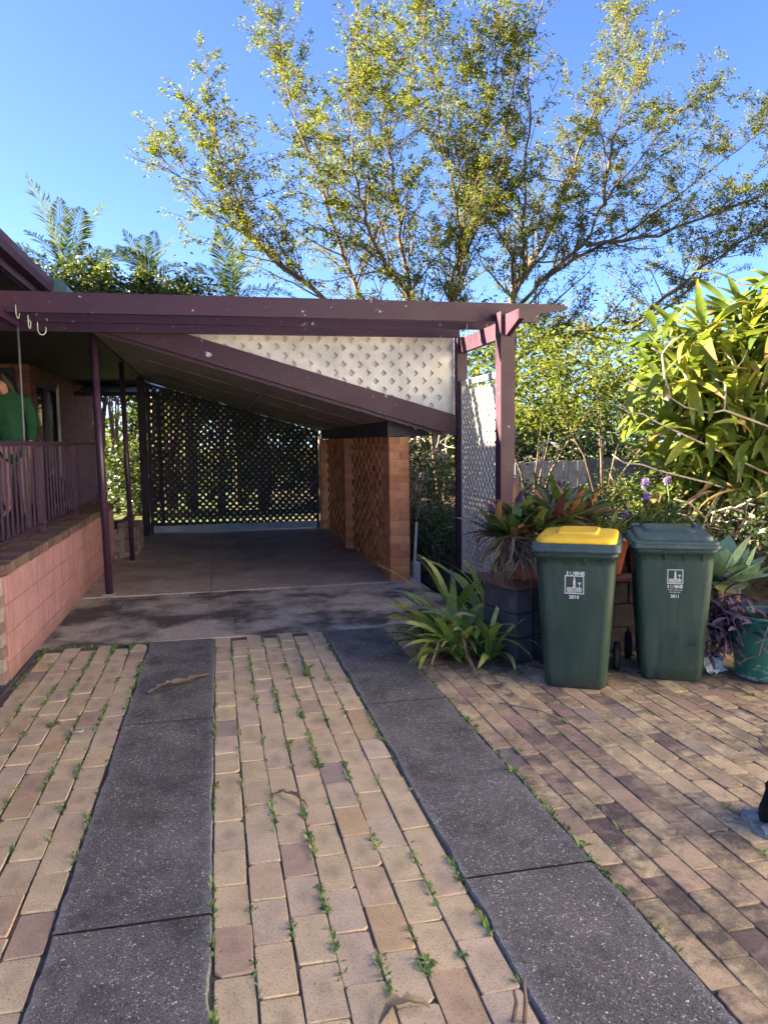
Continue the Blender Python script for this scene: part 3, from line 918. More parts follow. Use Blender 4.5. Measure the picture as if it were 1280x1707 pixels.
# ================================================================== PERGOLA in front of the carport
pg = root('pergola', 'purple timber pergola with three long beams, lichen spots and a white side trellis', 'pergola', (2.65, 7.5, 0))
def beam(y0, xr, taper):
    z0, z1 = 2.705, 2.875
    m = MB()
    if taper:
        m.prism([(-2.6, z0), (xr-.29, z0), (xr-.29, z0+.075), (xr, z0+.125), (xr+.005, z1-.02), (xr-.05, z1), (-2.6, z1)], 1, y0, y0+.045)
    else:
        m.prism([(-2.6, z0), (xr, z0), (xr, z1), (-2.6, z1)], 1, y0, y0+.045)
    return m.build('beam', M['timber'], pg)
beam(6.955, 3.31, True)
beam(7.47, 2.98, False)
beam(8.085, 2.60, False)
def arm(x0, x1, y0=6.47, y1=8.13, zb=2.545):
    m = MB()
    m.prism([(y0, 2.745), (y0, max(zb+.03, 2.66)), (y0+(2.66-zb)*2.9, zb), (y1, zb), (y1, 2.70), (7.02, 2.70), (7.02, 2.702), (6.94, 2.702), (6.94, 2.745)], 0, x0, x1)
    return m.build('arm', M['timber_plain'], pg)
arm(2.622, 2.672)
arm(-1.72, -1.67, 6.76, 7.42, 2.648)
def gpost(x0, x1, y0, y1, zt):
    m = MB(); m.box((x0, y0, -.05), (x1, y1, zt), 0, .006); return m.build('post', M['timber'], pg)
gpost(2.575, 2.72, 6.80, 6.935, 2.775)
gpost(2.585, 2.705, 8.14, 8.25, 2.72)
tr = MB(); tr.box((2.622, 6.945, 2.19), (2.668, 8.13, 2.245)); tp = tr.build('trellis_panel', M['trellis'], pg)
for (ya, yb_) in ((6.945, 6.975), (8.10, 8.13)):
    m = MB(); m.box((2.622, ya, .06), (2.668, yb_, 2.188)); m.build('stile', M['trellis'], tp)
lattice(tp, [(6.965, 0.06), (8.11, 0.06), (8.11, 2.14), (6.965, 2.14)], 'x', 2.645, 0.108, 0.036, 0.007, M['trellis'])

# hooks on the beams
def hook(p, s_, lab):
    m = MB(); pts = []
    pts.append(Vector((0, 0, .06))); pts.append(Vector((0, 0, .02)))
    for k in range(9):
        a = pi*k/8*1.15
        pts.append(Vector((.032-.032*cos(a), 0, -.0-.045*sin(a))))
    m.tube([Vector(p)+Euler((0, 0, s_)).to_matrix() @ q for q in pts], .0045, 6)
    tag(m.build('hook', M['hook']), lab, 'hook')
hook((-1.58, 6.945, 2.70), 1.4, 'pale green hook on the beam, closest to the house eave')
hook((-1.49, 6.945, 2.62), 1.5, 'thin pale hook under the beam between two other hooks')
hook((-1.42, 6.945, 2.565), 0.1, 'open curled hook hanging under the beam, seen side on')
hook((2.38, 8.07, 2.66), 1.3, 'small hook hanging at the lattice gable near the far pergola post')
hook((2.47, 7.45, 2.69), 1.3, 'pale hook beside the sunlit pergola arm')

# ================================================================== HOUSE
hs = root('house', 'brick house with dark eaves and purple fascia rising above the verandah', 'house', (-4.5, 8.0, 0))
m = MB(); m.box((-3.4, 2.0, 0), (-3.2, 11.8, 2.9)); m.box((-10, 2.0, 0), (-9.8, 17.3, 3.3)); m.box((-9.8, 2.0, 0), (-3.402, 2.2, 3.3)); m.box((-9.8, 17.1, 0), (-2.75, 17.3, 2.9))
m.build('wall', M['housebrick'], hs)
m = MB(); m.box((-3.2, 11.8, 0), (-2.72, 11.95, 2.9)); m.build('wall', M['housebrick'], hs)
m = MB(); m.box((-3.13, 11.74, .76), (-2.74, 11.797, 2.7)); m.build('dark_sheet', M['dark'], hs)  # dark sheet added over the brick return wall so the recess reads dark
m = MB()
m.box((-2.72, 11.8, 0.0), (-2.55, 12.15, 2.9)); m.box((-2.72, 13.95, 0), (-2.55, 17.3, 2.9)); m.box((-2.72, 12.15, 0), (-2.55, 13.95, 1.05)); m.box((-2.72, 12.15, 2.55), (-2.55, 13.95, 2.9))
m.build('wall', M['housebrick'], hs)
# window in the verandah wall
m = MB()
for (a, c_) in (((-2.66, 12.15, 1.05), (-2.58, 12.22, 2.55)), ((-2.66, 13.0, 1.12), (-2.58, 13.06, 2.49)), ((-2.66, 13.88, 1.05), (-2.58, 13.95, 2.55)), ((-2.66, 12.22, 1.05), (-2.58, 13.88, 1.12)), ((-2.66, 12.22, 2.49), (-2.58, 13.88, 2.55))):
    m.box(a, c_)
wf = m.build('window', M['soffit'], hs)
for (a, c_) in ((12.225, 12.995), (13.065, 13.875)):
    m = MB(); m.box((-2.628, a, 1.125), (-2.622, c_, 2.485)); m.build('pane', M['glass'], wf)
m = MB(); m.box((-2.57, 13.70, 1.0), (-2.53, 13.74, 2.6)); m.build('shutter_edge', M['white'], hs)
m = MB(); m.box((-2.548, 12.0, .97), (-2.47, 14.0, 1.04)); m.build('sill', M['timber_plain'], hs)
# dark doorway facing the verandah
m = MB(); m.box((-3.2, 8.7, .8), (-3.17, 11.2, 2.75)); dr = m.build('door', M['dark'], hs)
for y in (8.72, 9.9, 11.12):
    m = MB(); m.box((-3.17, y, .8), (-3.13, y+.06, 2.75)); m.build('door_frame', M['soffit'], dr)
# roof: eave at the verandah side rising to a ridge, with tiles as courses
def roof_plane(x0, z0, x1, z1, y0, y1, n):
    m = MB()
    for i in range(n):
        t0, t1 = i/n, (i+1)/n
        xa_, za = x0+(x1-x0)*t0, z0+(z1-z0)*t0
        xb_, zb = x0+(x1-x0)*t1, z0+(z1-z0)*t1
        m.hexa([(xa_, y0, za-.02), (xb_, y0, zb-.05), (xb_, y1, zb-.05), (xa_, y1, za-.02), (xa_, y0, za+.04), (xb_, y0, zb+.005), (xb_, y1, zb+.005), (xa_, y1, za+.04)])
    return m
roof_plane(-1.92, 3.50, -6.5, 5.85, 1.4, 9.62, 14).build('roof', M['roof'], hs)
roof_plane(-11.1, 3.50, -6.5, 5.85, 1.4, 9.62, 14).build('roof', M['roof'], hs)
m = MB(); m.prism([(-2.1, 3.40), (-10.9, 3.40), (-6.5, 5.60)], 1, 9.50, 9.58); m.prism([(-2.1, 3.40), (-10.9, 3.40), (-6.5, 5.60)], 1, 1.95, 2.1); m.build('gable_wall', M['soffit'], hs)
m = MB(); m.prism([(-1.90, 3.35), (-1.80, 3.355), (-1.775, 3.42), (-1.775, 3.49), (-1.90, 3.48)], 1, 1.4, 9.64); m.build('gutter', M['timber_plain'], hs)
m = MB(); m.box((-1.945, 1.4, 3.28), (-1.905, 9.6, 3.46)); m.build('fascia', M['timber_plain'], hs)
m = MB(); m.box((-3.2, 1.5, 3.27), (-1.95, 9.60, 3.285)); m.build('soffit', M['eave_dark'], hs)
m = MB(); m.box((-3.42, 2.0, 2.902), (-3.15, 9.28, 3.265)); m.build('wall', M['timber_plain'], hs)
# lower teal roof behind, with a rolled edge
m = MB()
prof = [(-3.2, 3.62), (-1.95, 3.55), (-1.78, 3.53), (-1.68, 3.50), (-1.635, 3.45), (-1.64, 3.08), (-3.2, 3.08)]
m.prism(prof, 1, 9.66, 12.0)
m.build('verandah_roof', M['teal'], hs)
m = MB(); m.box((-3.2, 8.16, 2.76), (-1.25, 17.2, 2.80)); m.build('verandah_ceiling', M['soffit'], hs)
m = MB(); m.box((-9.8, 9.8, 2.9), (-1.3, 17.4, 3.05)); m.build('rear_roof', M['roof'], hs)
# far awning over the back steps: pale sheet on dark bars
aw = root('awning', 'pale translucent awning sheet on dark bars beyond the verandah end', 'awning', (-1.9, 15.5, 2.2))
m = MB(); m.hexa([(-2.5, 15.0, 2.55), (-1.0, 15.0, 2.55), (-1.0, 16.6, 2.85), (-2.5, 16.6, 2.85), (-2.5, 15.0, 2.56), (-1.0, 15.0, 2.56), (-1.0, 16.6, 2.86), (-2.5, 16.6, 2.86)])
m.build('sheet', M['white'], aw)
m = MB(); m.box((-2.5, 14.93, 2.5), (-1.0, 14.99, 2.57)); m.build('bar', M['dark'], aw)
m = MB(); m.box((-2.5, 15.7, 2.58), (-1.0, 15.76, 2.64)); m.build('bar', M['dark'], aw)
m = MB(); m.box((-1.06, 14.93, 0), (-1.0, 14.99, 2.5)); m.build('post', M['dark'], aw)

# ------------------------------------------------------------------ unseen street side: road, footpath and house, added to bounce sun into the shade
b = MB(); b.box((-40, -19, -.2), (40, -11, -.03)); struct(b.build('road', M['road']))
b = MB(); b.box((-40, -10.4, -.2), (40, -8.6, .0)); struct(b.build('footpath', M['kerb']))
bounce_house = root('house', 'unseen cream weatherboard house added to bounce afternoon sun onto the driveway', 'house', (14.0, -5.0, 0))
m = MB()
for k in range(31):
    z = .4+k*.19
    m.hexa([(8.57, -16, z), (8.7, -16, z), (8.7, 3.2, z), (8.57, 3.2, z), (8.595, -16, z+.189), (8.7, -16, z+.189), (8.7, 3.2, z+.189), (8.595, 3.2, z+.189)])
m.box((8.702, -15.9, 0), (18, 3.1, 6.3)); m.build('wall', M['cream'], bounce_house)
m = MB(); m.box((8.62, -15.8, 0), (8.7, 3.0, .4)); m.build('base', M['mortar'], bounce_house)
for y in (-13, -9.4, -5.0, -1.2):
    m = MB(); m.box((8.52, y, 3.6), (8.568, y+1.3, 5.0)); wf = m.build('window', M['white'], bounce_house)
    m = MB(); m.box((8.505, y+.08, 3.68), (8.519, y+1.22, 4.92)); m.build('pane', M['glass'], wf)
m = MB(); m.prism([(8.1, 6.3), (18.6, 6.3), (13.4, 8.2)], 1, -16.5, 3.7); m.build('roof', M['roof'], bounce_house)

# ------------------------------------------------------------------ verandah: block wall, floor, railing
b = MB(); b.box((-3.2, 5.76, 0.0), (-1.84, 11.25, 0.76)); b.box((-3.2, 11.252, 0.0), (-2.3, 17.0, 0.76)); struct(b.build('verandah_floor', M['verandah']))
rw = root('block_wall', 'pink painted concrete block wall with dark brick capping under the verandah railing', 'wall', (-1.6, 8.2, 0))
core = MB(); core.box((-1.66, 5.585, 0), (-1.440, 11.2, .722)); core.build('mortar', M['pink_joint'], rw)
def block_mesh(L, H, T):
    m = MB(); m.box((-T/2, -L/2, -H/2), (T/2, L/2, H/2), 0, 0.004)
    m.v = [(x, y, z+random.uniform(-.001, .001)) for x, y, z in m.v]
    return m.mesh('block', M['pink'])
KB = {}
def kb(L, H):
    k = (round(L, 3), H)
    if k not in KB: KB[k] = block_mesh(L-.007, H-.006, .03)
    return KB[k]
z = 0.0
for c, H in enumerate((0.125, 0.2, 0.2, 0.2)):
    y = 5.575 + (0 if c % 2 else -.2)
    while y < 11.2:
        ya = max(y, 5.575); yb_ = min(y+.4, 11.2)
        if yb_-ya > .05:
            inst('block', kb(yb_-ya, H), rw, (-1.448+random.uniform(-.0012, .0012), (ya+yb_)/2, z+H/2))
        y += .4
    z += H
CB = [brick_mesh('capping_brick', M['cap_brick'], 0.107, 0.228, 0.075, 0.005, .003) for _ in range(6)]
y = 5.64
while y < 11.2:
    for k in (0, 1):
        inst('capping_brick', random.choice(CB), rw, (-1.535-k*.236+random.uniform(-.006, .006), y, .7255+.0385+random.uniform(-.002, .002)), (0, 0, random.uniform(-.02, .02)))
    y += .1145
# raw brick end of the wall
M['end_brick'] = mat_brick('weathered_end_brick', [(0, (0.20, 0.135, 0.125)), (1, (0.33, 0.235, 0.215))], 0.4)
EB = [brick_mesh('brick', M['end_brick'], 0.108, 0.228, 0.077, 0.004, .003) for _ in range(5)]
for c in range(8):
    for k in range(3):
        x = -1.555-k*.238-(.119 if c % 2 else 0)
        inst('brick', random.choice(EB), rw, (x, 5.52, .043+c*.086))
core = MB(); core.box((-2.2, 5.48, 0), (-1.45, 5.57, .72)); core.build('mortar', M['mortar'], rw)

rl = root('railing', 'purple steel verandah railing with slim vertical balusters on the block wall', 'railing', (-1.62, 8.4, .8))
bar('top_rail', 'steel', rl, (-1.645, 5.62, 1.60), (-1.575, 11.3, 1.645), .006)
bar('bottom_rail', 'steel', rl, (-1.628, 5.62, .862), (-1.592, 11.3, .887), .004)
me = MB(); me.box((-.007, -.009, -.355), (.007, .009, .355)); me = me.mesh('baluster', M['steel'])
y = 5.70
while y < 11.28:
    inst('baluster', me, rl, (-1.61, y, 1.2435)); y += .150
for y in (5.64, 7.66, 9.4, 11.27):
    bar('newel_post', 'steel', rl, (-1.637, y-.02, .803), (-1.585, y+.02, 1.60), .003)
# slim grey pole by the doorway
m = MB(); m.tube([(-1.80, 7.95, .8), (-1.80, 7.95, 2.76)], .011, 8)
tag(m.build('pole', M['pole_grey']), 'slim grey pole standing behind the railing beside the person', 'pole')

# low brick garden box at the back corner
gb = root('brick_planter', 'low brick planter with orange capping behind the thin carport post', 'planter', (-1.45, 11.8, 0))
core = MB(); core.box((-1.90, 11.255, .016), (-1.32, 12.5, .44)); core.build('mortar', M['mortar'], gb)
for c in range(5):
    yy = 11.36+(.06 if c % 2 else 0)
    while yy < 12.5:
        inst('brick', random.choice(EB), gb, (-1.272, yy, .06+c*.086)); yy += .24
for c in range(5):
    for k in range(3):
        inst('brick', random.choice(EB), gb, (-1.44-k*.24-(.12 if c % 2 else 0)+(.06 if c % 2 else 0), 11.20, .06+c*.086), (0, 0, pi/2))
for k in range(10):
    inst('brick', random.choice(EB), gb, (-1.34, 11.34+k*.118, .485), (0, 0, pi/2))

# ================================================================== WHEELIE BINS
def rrect(hx, hy, r, z, cx=0, cy=0, n=5, dz=0.0):
    pts = []
    for (sx, sy, a0) in ((1, 1, 0), (-1, 1, pi/2), (-1, -1, pi), (1, -1, 3*pi/2)):
        for k in range(n+1):
            a = a0+pi/2*k/n
            y = cy+sy*(hy-r)+r*sin(a)
            pts.append((cx+sx*(hx-r)+r*cos(a), y, z+dz*(y-cy)))
    return pts

def text(parent, body, size, loc, name='lettering', bold=0.0, sx=1.0, tilt=0.0):
    c = bpy.data.curves.new(name, 'FONT')
    c.body = body; c.size = size; c.align_x = 'CENTER'; c.align_y = 'CENTER'
    c.offset = bold; c.extrude = 0.0004; c.resolution_u = 3
    c.materials.append(M['print'])
    o = bpy.data.objects.new(name, c)
    link(o)
    me = bpy.data.meshes.new_from_object(o.evaluated_get(bpy.context.evaluated_depsgraph_get()))
    bpy.data.objects.remove(o)
    o = bpy.data.objects.new(name, me)
    o.location = loc; o.rotation_euler = (pi/2+tilt, 0, 0); o.scale = (sx, 1, 1)
    return link(o, parent)

def wheelie_bin(label, loc, rz, yellow):
    """origin at the middle of the base front edge, front towards local -Y"""
    r = root('wheelie_bin', label, 'wheelie bin', loc, 'council wheelie bins', rz)
    hd = 0.25
    secs = []
    for (z, hx, y0, y1, rr) in ((0.0, .175, .012, .47, .05), (0.012, .192, .0, .485, .055), (0.10, .200, -.004, .50, .06), (0.5, .226, -.016, .54, .06), (0.80, .245, -.026, .575, .058), (0.845, .248, -.028, .58, .055), (0.85, .262, -.042, .595, .05), (0.892, .264, -.044, .60, .05), (0.893, .250, -.03, .59, .05), (0.80, .235, -.02, .57, .05)):
        secs.append(rrect(hx, (y1-y0)/2, rr, z, 0, (y0+y1)/2))
    m = MB(); m.loft(secs, 0, True, True, True)
    # stiffening ribs under the rim
    for x in (-.17, -.06, .06, .17):
        m.hexa([(x-.004, -.030, .80), (x+.004, -.030, .80), (x+.004, -.01, .80), (x-.004, -.01, .80), (x-.004, -.042, .85), (x+.004, -.042, .85), (x+.004, -.01, .85), (x-.004, -.01, .85)])
    m.build('body', M['bin_green'], r, True)
    cy = 0.278
    if yellow:
        secs = [rrect(.272, .342, .045, z, 0, cy, 5, -.0) for z in (.886,)]
        secs = [rrect(.268, .335, .035, .884, 0, cy), rrect(.276, .343, .04, .888, 0, cy), rrect(.276, .343, .04, .915, 0, cy), rrect(.271, .338, .04, .918, 0, cy), rrect(.271, .338, .04, .936, 0, cy), rrect(.262, .330, .04, .941, 0, cy)]
        m = MB(); m.loft(secs); lid = m.build('lid', M['bin_lid_green'], r, True)
        secs = [rrect(.248, .308, .06, .938, 0, cy), rrect(.251, .311, .065, .949, 0, cy), rrect(.249, .309, .07, .964, 0, cy, 5), rrect(.242, .30, .075, .974, 0, cy), rrect(.225, .28, .075, .979, 0, cy), rrect(.10, .12, .05, .982, 0, cy)]
        m = MB(); m.loft(secs)
        secs = [rrect(.135, .18, .03, .974, -.005, cy+.05), rrect(.129, .172, .03, .993, -.005, cy+.05), rrect(.120, .162, .03, .997, -.005, cy+.05), rrect(.105, .145, .03, .991, -.005, cy+.05)]
        m.loft(secs)
        m.build('top_panel', M['bin_yellow'], lid, True)
    else:
        secs = [rrect(.268, .335, .035, .884, 0, cy), rrect(.276, .343, .04, .888, 0, cy), rrect(.276, .343, .04, .912, 0, cy), rrect(.268, .334, .04, .916, 0, cy), rrect(.268, .334, .04, .932, 0, cy),
                rrect(.238, .30, .045, .936, 0, cy), rrect(.232, .294, .045, .962, 0, cy), rrect(.222, .285, .05, .967, 0, cy+.01),
                rrect(.165, .20, .04, .969, -.015, cy+.06), rrect(.150, .18, .04, .986, -.015, cy+.07), rrect(.135, .16, .04, .990, -.015, cy+.07)]
        m = MB(); m.loft(secs, 0, False)
        for x in (-.21, .21):
            m.box((x-.03, cy+.19, .955), (x+.03, cy+.31, .985), 0, .006)
        m.build('lid', M['bin_lid_green'], r, True)
    # hinge bar and grips at the back
    m = MB(); m.tube([(-.2, .635, .90), (.2, .635, .90)], .014, 8)
    for x in (-.2, -.07, .07, .2): m.box((x-.012, .57, .87), (x+.012, .645, .915))
    m.build('handle', M['bin_green'], r, True)
    m = MB(); m.tube([(-.25, .50, .10), (.25, .50, .10)], .011, 8); m.build('axle', M['galv'], r, True)
    for s_ in (-1, 1):
        prof = [(.02, -.024), (.07, -.024), (.085, -.022), (.098, -.014), (.1, 0), (.098, .014), (.085, .022), (.07, .024), (.02, .024)]
        m = MB(); m.lathe(prof, (0, 0, 0), 20)
        m.v = [(s_*.248+p[2], .50+p[0], .10+p[1]) for p in m.v]
        wh = m.build('wheel', M['rubber'], r, True)
        m = MB(); m.tube([(s_*.248-.026, .50, .10), (s_*.248+.026, .50, .10)], .035, 12); m.build('hub', M['bin_green'], wh, True)
    return r

def emblem(r, cx, zc, w_, face):
    """white outline square with clock tower, hall and palm, printed on the bin's front"""
    m = MB(); t = .0045*w_/.095; hw = w_/2
    def quad(x0, z0, x1, z1):
        y = face((z0+z1)/2); m.add([(cx+x0, face(z0+zc), zc+z0), (cx+x1, face(z0+zc), zc+z0), (cx+x1, face(z1+zc), zc+z1), (cx+x0, face(z1+zc), zc+z1)], [(0, 1, 2, 3)])
    def poly(ps):
        m.add([(cx+a, face(zc+c), zc+c) for a, c in ps], [tuple(range(len(ps)))])
    k = w_/.095
    quad(-hw, -hw, hw, -hw+t); quad(-hw, hw-t, hw, hw); quad(-hw, -hw+t, -hw+t, hw-t); quad(hw-t, -hw+t, hw, hw-t)
    # hall with portico
    for i in range(9):
        x = -.036+i*.0082
        if abs(x+.004-.0) < .010: continue
        quad((x)*k, -.030*k, (x+.0055)*k, -.020*k)
    quad(-.037*k, -.019*k, -.013*k, -.0145*k); quad(.013*k, -.019*k, .037*k, -.0145*k); quad(-.037*k, -.0335*k, .037*k, -.031*k)
    poly([(-.0125*k, -.0155*k), (.0125*k, -.0155*k), (.006*k, -.008*k), (0, -.0055*k), (-.006*k, -.008*k)])
    for i in range(4): quad((-.011+i*.0062)*k, -.030*k, (-.008+i*.0062)*k, -.0165*k)
    # tower
    poly([(-.0058*k, -.0045*k), (.0058*k, -.0045*k), (.0050*k, .026*k), (-.0050*k, .026*k)])
    poly([(-.0042*k, .027*k), (.0042*k, .027*k), (.0030*k, .0345*k), (.0006*k, .0425*k), (-.0006*k, .0425*k), (-.0030*k, .0345*k)])
    # palm
    quad(.0235*k, -.0145*k, .0262*k, .004*k)
    for a in range(7):
        t_ = pi*(a/6)*1.3-.47
        dx, dz = cos(t_)*.0105*k, sin(t_)*.0095*k
        poly([(.025*k-.002*k, .004*k), (.025*k+dx*1.0-.0012*k, .007*k+dz), (.025*k+dx+.002*k, .0068*k+dz*.75), (.025*k+.002*k, .0055*k)])
    o = m.build('emblem', M['print'], r, True)

def heart(r, cx, zc, s, face):
    pts = []
    for i in range(24):
        a = 2*pi*i/24
        pts.append((16*sin(a)**3/17*s, (13*cos(a)-5*cos(2*a)-2*cos(3*a)-cos(4*a))/17*s))
    m = MB(); n = 24
    v = [(cx+x, face(zc+z), zc+z) for x, z in pts]+[(cx+x*.72, face(zc+z*.72), zc+z*.72+.0004) for x, z in pts]
    m.add(v, [(i, (i+1) % n, n+(i+1) % n, n+i) for i in range(n)])
    m.build('heart', M['print'], r, True)

FY = lambda z: -0.004-(z-.1)*.03-.0022-0.0006
TILT = math.atan(.03)
b1 = wheelie_bin('dark green wheelie bin with a yellow lid, marked 2010, by the block planter', (2.19, 4.46, 0), rad(-30.5), True)
emblem(b1, -.003, .680, .118, FY)
text(b1, 'I', .036, (-.046, FY(.752), .752), bold=.0012, tilt=TILT, sx=1.3)
heart(b1, -.019, .752, .0165, FY)
text(b1, 'BNE', .032, (.029, FY(.752), .752), bold=.0012, tilt=TILT, sx=1.05)
text(b1, 'BRISBANE CITY', .0125, (-.003, FY(.631), .632), bold=.0002, tilt=TILT)
text(b1, '2010', .031, (-.004, FY(.601), .600), bold=.0010, tilt=TILT, sx=1.0)
b2 = wheelie_bin('dark green wheelie bin with a stepped green lid, marked 2011, nearest the agave', (2.875, 4.44, 0), rad(-26.5), False)
emblem(b2, .005, .700, .096, FY)
text(b2, 'BRISBANE CITY', .0105, (.005, FY(.661), .661), bold=.0001, tilt=TILT)
text(b2, 'I', .028, (-.037, FY(.634), .634), bold=.001, tilt=TILT, sx=1.3)
heart(b2, -.014, .634, .0125, FY)
text(b2, 'BNE', .027, (.027, FY(.634), .634), bold=.001, tilt=TILT)
text(b2, "That's why I use", .0135, (.005, FY(.613), .613), tilt=TILT)
text(b2, 'the right bin', .0135, (.005, FY(.598), .598), tilt=TILT)
text(b2, '2011', .027, (.006, FY(.570), .570), bold=.0009, tilt=TILT)

# ================================================================== BLOCK PLANTER with pots
bp = root('block_planter', 'dark grey block planter wall with thin brown capping behind the bins', 'planter', (2.6, 5.15, 0))
corners = [(1.93, 5.46), (2.035, 5.06), (2.36, 5.215), (3.6, 5.16)]
def wall_seg(a, c_, nb, first):
    a = Vector(a); c_ = Vector(c_); d = (c_-a); L = d.length; d.normalize(); n_ = Vector((d.y, -d.x))
    for k in range(3):
        offs = [i*L/nb for i in range(nb+1)]
        if k % 2 and nb > 1: offs = [0]+[(i+.5)*L/nb for i in range(nb)]+[L]
        for i in range(len(offs)-1):
            mm = MB(); l_ = offs[i+1]-offs[i]-.004; z0 = k*.178+.002
            mm.box((-l_/2, 0, z0), (l_/2, .15, z0+.174), 0, .010)
            ct = a+d*(offs[i]+offs[i+1])/2+n_*random.uniform(-.003, .003)
            inst('block', mm.mesh('block', M['grey_block']), bp, (ct.x, ct.y, 0), (0, 0, math.atan2(d.y, d.x)))
wall_seg(corners[0], corners[1], 1, 0); wall_seg(corners[1], corners[2], 1, 0); wall_seg(corners[2], corners[3], 4, 0)
m = MB(); m.prism([(1.90, 5.47), (2.02, 5.025), (2.36, 5.185), (3.62, 5.13), (3.62, 5.6), (1.98, 5.75)], 2, .537, .556)
m.build('capping_slab', M['cap_slab'], bp)

def pot(name, label, c, r0, r1, h, mat, dish=True):
    m = MB()
    prof = [(0.0, 0.012), (r0, .012), (r0*1.01, .03), (r1*.97, h*.86), (r1*1.04, h*.87), (r1*1.06, h), (r1*.98, h), (r1*.94, h*.9)]
    m.lathe(prof, c, 24)
    o = root(name, label, 'pot', c)
    m.build('body', M[mat], o)
    if dish:
        m = MB(); m.lathe([(0, 0.0), (r0*1.28, 0.0), (r0*1.45, .035), (r0*1.47, .036), (r0*1.3, .012), (0, .011)], c, 24); m.build('saucer', M[mat], o)
    m = MB(); m.lathe([(0, h*.9), (r1*.95, h*.88)], c, 24); m.build('soil', M['soil'], o)
    return o
pot('terracotta_pot', 'terracotta pot on a saucer half hidden under hanging dry bromeliad leaves', (2.25, 5.33, .556), .095, .135, .23, 'terracotta')
pot('terracotta_pot', 'tall terracotta pot standing between the two wheelie bins', (2.90, 5.36, .556), .10, .16, .30, 'terracotta', False)

def scatter_rosette(parent, meshes, c, n, elev, yaw0=0, scale=(0.8, 1.2), name='leaf', r0=0.02, spiral=True, roll=.3, bias=None):
    """n blades round a centre; inner ones stand, outer ones lie"""
    for i in range(n):
        t = i/max(1, n-1)
        e = elev[0]+(elev[1]-elev[0])*t+random.uniform(-.13, .13)
        yaw = yaw0+i*2.39996+random.uniform(-.25, .25) if spiral else random.uniform(0, 2*pi)
        if bias and random.random() < bias[1]: yaw = bias[0]+random.uniform(-.9, .9)
        s_ = random.uniform(*scale)
        p = Vector(c)+Vector((-sin(yaw)*r0, cos(yaw)*r0, 0))
        inst(name, random.choice(meshes), parent, p, (e, random.uniform(-roll, roll), yaw), (s_*random.uniform(.85, 1.15), s_, s_))

BR = [leaf_mesh('leaf', M['lf_brom'], random.uniform(.27, .35), random.uniform(.060, .082), random.uniform(.4, 1.0), .35, 6) for _ in range(6)]
BRG = [leaf_mesh('leaf', M['lf_brom_pale'], random.uniform(.22, .28), random.uniform(.04, .05), random.uniform(.4, .9), .35, 6) for _ in range(5)]
DRY = [leaf_mesh('dry_leaf', M['dry'], random.uniform(.28, .42), random.uniform(.018, .035), random.uniform(1.6, 2.3), .9, 7, 'lance', random.uniform(-1.5, 1.5)) for _ in range(7)]
bro = root('bromeliad', 'green and maroon bromeliad clump with a skirt of dry leaves at the planter corner', 'bromeliad', (2.25, 5.33, .8))
for (c, n) in (((2.10, 5.27, .88), 20), ((2.28, 5.30, .92), 20), ((2.20, 5.45, .96), 20), ((2.04, 5.42, .88), 18)):
    scatter_rosette(bro, BR, c, n, (1.3, .1), random.random()*6, (.85, 1.2))
    m = MB(); m.tube([(2.25, 5.33, .74), tuple(Vector(c)*.5+Vector((2.25, 5.33, .8))*.5), c], .02, 6); m.build('stem', M['stick'], bro)
for i in range(84):
    yaw = random.uniform(.3, 3.9)
    inst('dry_leaf', random.choice(DRY), bro, (2.15+random.uniform(-.15, .12), 5.25+random.uniform(-.13, .08), .84+random.uniform(-.06, .08)), (random.uniform(-.5, .3), random.uniform(-.6, .6), yaw), (1, 1, 1))
bro = root('bromeliad', 'broad bromeliad clump with one orange and several maroon leaves above the yellow lid', 'bromeliad', (2.62, 5.42, .7))
for (c, n) in (((2.46, 5.40, .95), 22), ((2.66, 5.48, .98), 22), ((2.58, 5.62, 1.00), 20), ((2.84, 5.60, .94), 20)):
    scatter_rosette(bro, BR, c, n, (1.35, .25), random.random()*6, (.9, 1.3))
m = MB(); m.lathe([(0, .0), (.16, .0), (.22, .36), (.2, .40), (0, .40)], (2.62, 5.50, .556), 18); m.build('root_ball', M['soil'], bro)
bro = root('bromeliad', 'small pale lime bromeliad in the terracotta pot between the bins', 'bromeliad', (2.90, 5.36, .83))
scatter_rosette(bro, BRG, (2.90, 5.36, .83), 18, (1.3, .35), 1, (.8, 1.1))
bro = root('bromeliad', 'dark green bromeliad behind the green lidded bin under the purple flowers', 'bromeliad', (3.36, 5.55, .7))
BRD = [leaf_mesh('leaf', M['lf_mid'], random.uniform(.30, .40), .045, random.uniform(.5, 1.0), .35, 6) for _ in range(4)]
for c in ((3.30, 5.52, .84), (3.55, 5.65, .86)):
    scatter_rosette(bro, BRD, c, 26, (1.2, .25), random.random()*6, (.8, 1.2))
m = MB(); m.lathe([(0, .0), (.2, .0), (.24, .22), (.22, .22), (0, .2)], (3.42, 5.6, .556), 18); m.build('root_ball', M['soil'], bro)

# stringy cactus on the planter behind the green lid
st = MB()
for i in range(110):
    p = Vector((3.22+random.gauss(0, .15), 5.36+random.gauss(0, .09), .84+random.uniform(0, .07)))
    d = Vector((random.uniform(-1, 1), random.uniform(-1, .6), random.uniform(.1, .7))).normalized()
    pts = [p]
    for k in range(5):
        d = (d+Vector((random.uniform(-.3, .3), random.uniform(-.3, .3), -.22))).normalized(); pts.append(pts[-1]+d*.045)
    st.tube(pts, .0042, 4, 0, False)
sc_ = root('stringy_cactus', 'tangled stringy green cactus lying on the planter behind the green bin lid', 'cactus', (3.22, 5.36, .56))
st.build('stems', M['lf_mid'], sc_)
m = MB(); m.lathe([(0, 0), (.13, 0), (.17, .27), (.15, .27), (0, .25)], (3.22, 5.36, .556), 16); m.build('root_ball', M['soil'], sc_)

